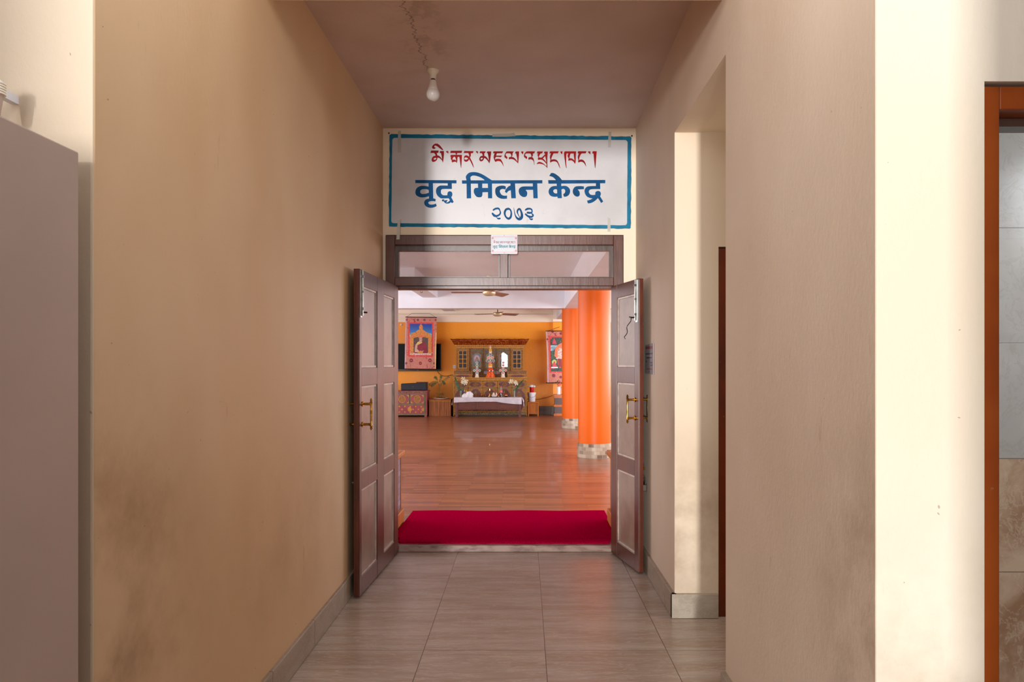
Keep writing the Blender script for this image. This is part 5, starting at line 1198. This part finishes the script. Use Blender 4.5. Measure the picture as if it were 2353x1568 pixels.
hp_('glasses', [(485, 667), (566, 667), (566, 670), (550, 676), (530, 675), (526, 670), (520, 675), (500, 676), (487, 672)], mPrintDk, pic, 11)
hp_('table_front', [(240, 1030), (800, 1035), (800, 1085), (238, 1078)], mPrintW, pic, 10.4)
hp_('offerings', [(450, 1030), (450, 1000), (490, 985), (520, 955), (550, 985), (580, 1000), (580, 1030)], mGold, pic, 11.3)
for x, y, r, mm_ in ((280, 1215, 52, mRobe), (760, 1215, 52, mRobe), (515, 1290, 45, mRobe), (165, 170, 30, mRobe), (905, 175, 28, mRobe), (450, 175, 32, mTorN), (620, 175, 32, mTorN), (150, 1290, 30, mTorN), (865, 1290, 28, mTorN)):
    P = [(x+r*(1 if k % 2 else .72)*math.cos(k*PI/8), y+r*1.1*(1 if k % 2 else .72)*math.sin(k*PI/8)) for k in range(16)]
    fl = hp_('woven_flower', P, mm_, cl, 2); hp_('flower_heart', [(x+r*.3*math.cos(k*PI/4), y+r*.3*math.sin(k*PI/4)) for k in range(8)], mTorS, fl, 3)
for pts in ([(180, 1180), (230, 1230), (262, 1350), (268, 1420)], [(860, 1180), (800, 1270), (770, 1370), (765, 1420)], [(280, 110), (290, 160), (285, 215)], [(790, 115), (785, 165), (800, 210)]):
    obj('woven_stem', MB().tube([AT(*h1(*p), HD-.003) for p in pts], .003, 4), mChestG, cl)
# right hanging: crop [1240,740,1340,960] scale 7.13
def h2(x, y): return (1240+x/7.13, 740+y/7.13)
H2 = 18.62
t = thing('brocade_hanging', 'rose brocade hanging with a painted deity, partly hidden behind the farther orange column', 'hanging', AT(1290, 880, H2))
def hq(name, pts, mat, par, k, th=.002): return obj(name, MB().ppoly([h2(*p) for p in pts], H2-.003*k, (), th), mat, par)
cl = hq('brocade_cloth', [(102, 150), (560, 150), (560, 998), (125, 998), (122, 560)], mBroc, t, 0, .006)
hq('satin_edge', [(102, 150), (120, 150), (140, 560), (148, 998), (125, 998), (122, 560)], mBrocE, t, 1)
obj('bottom_rod', MB().tube([AT(*h2(105, 1000), H2), AT(*h2(575, 1000), H2)], .012, 8), mDarkWood, t); obj('top_rod', MB().tube([AT(*h2(98, 150), H2), AT(*h2(566, 150), H2)], .010, 8), mDarkMetal, t)
obj('hanging_cord', MB().tube([AT(*h2(130, 150), H2), AT(*h2(330, 82), H2+.185), AT(*h2(420, 82), H2+.185), AT(*h2(540, 150), H2)], .004, 5), mCord, t)
hq('red_border', [(148, 230), (510, 230), (510, 835), (165, 835)], mRedBr, t, 1)
pic = hq('picture', [(172, 252), (490, 252), (490, 812), (185, 812)], mTk2, t, 2)
hq('painted_sky', [(178, 385), (300, 380), (260, 420), (230, 470), (180, 480)], mTkPale, pic, 3); hq('painted_hill', [(180, 480), (235, 470), (245, 560), (230, 620), (187, 700), (182, 600)], mTkGreen, pic, 3)
hq('upper_figure', [(205, 360), (215, 310), (240, 265), (262, 310), (280, 360)], mTorR, pic, 4)
hq('central_figure', [(240, 560), (255, 430), (310, 370), (370, 340), (430, 400), (440, 560), (420, 700), (330, 760), (300, 700), (290, 600)], mTorS, pic, 4)
hq('figure_ornament', [(290, 470), (320, 430), (380, 420), (380, 600), (330, 620), (260, 600), (300, 570)], mPrintW, pic, 5); hq('figure_robe', [(300, 600), (360, 610), (365, 740), (310, 740)], mRobe, pic, 6)
hq('lower_halo', [(240+38*math.cos(k*PI/8), 660+42*math.sin(k*PI/8)) for k in range(16)], mTkHalo, pic, 4); hq('lower_figure', [(205, 740), (215, 690), (235, 650), (250, 645), (262, 690), (285, 740)], mTorR, pic, 5)
hq('lotus_band', [(188, 738), (300, 738), (300, 758), (188, 758)], mPlastW, pic, 6)
for x, y, r in ((230, 880, 34), (212, 160, 26), (350, 190, 28), (345, 905, 26), (128, 285, 16)):
    fl = hq('woven_flower', [(x+r*(1 if k % 2 else .72)*math.cos(k*PI/8), y+r*(1 if k % 2 else .72)*math.sin(k*PI/8)) for k in range(16)], mRobe, cl, 2)

# ================================================================== CEILING FANS
def fan(px, py, d, blades, r, label, zc=2.97, pitch=.0):
    c = AT(px, py, d); t = thing('ceiling_fan', label, 'ceiling fan', (c.x, c.y, c.z), 'ceiling fans in the hall')
    obj('motor_housing', MB().lathe(c, [(.02, -.062), (.07, -.058), (.105, -.04), (.118, -.015), (.118, .012), (.10, .03), (.05, .04), (.02, .045)], 28), mFanM, t, smooth=True)
    obj('down_rod', MB().tube([c+Vector((0, 0, .03)), Vector((c.x, c.y, zc-.01))], .011, 10), mDarkMetal, t); obj('canopy', MB().lathe((c.x, c.y, zc), [(.05, -.002), (.045, -.05), (.018, -.075)], 18), mFanM, t, smooth=True)
    for a, rt in blades:
        dr = Vector((math.cos(a), math.sin(a), 0)); sd = Vector((-math.sin(a), math.cos(a), 0)); up = Vector((0, 0, 1)); s_ = sd*math.cos(rt)+up*math.sin(rt); P = []
        for u, w_ in ((.10, .035), (.17, .06), (r-.03, .07), (r, .055)): P.append((u, w_*1.15))
        L = [c+dr*u+s_*w_+up*.005 for u, w_ in P]; R = [c+dr*u-s_*w_+up*.005 for u, w_ in P]; th = up*.006
        vs = L+R+[p-th for p in L]+[p-th for p in R]; n = 4
        fs = [(i, i+1, n+i+1, n+i) for i in range(3)]+[(2*n+i, 3*n+i, 3*n+i+1, 2*n+i+1) for i in range(3)]+[(i, 2*n+i, 2*n+i+1, i+1) for i in range(3)]+[(n+i, n+i+1, 3*n+i+1, 3*n+i) for i in range(3)]+[(0, n, 3*n, 2*n), (3, 2*n+3, 3*n+3, n+3)]
        obj('blade', MB().add(vs, fs), mBlade, t)
fan(1124, 672.5, 12.9, [(math.radians(65), -.30), (math.radians(-55), .12), (math.radians(179), .06)], .68, 'nearer cream ceiling fan, its hub just under the door head')
fan(1143.5, 721.5, 17.3, [(math.radians(-82), .1), (math.radians(38), -.28), (math.radians(158), .03)], .60, 'farther cream ceiling fan, seen below the white beam')
c = AT(969, 667.5, 13.5); tag(obj('ceiling_hook', MB().tube([(c.x-.03, 13.5, 2.76), (c.x-.03, 13.5, 2.74), (c.x-.015, 13.5, 2.722), (c.x+.01, 13.5, 2.722), (c.x+.02, 13.5, 2.745)], .007, 6), mSteel, origin=(c.x, 13.5, 2.757)), 'bent metal hook under the white beam at the left of the hall', 'hook')
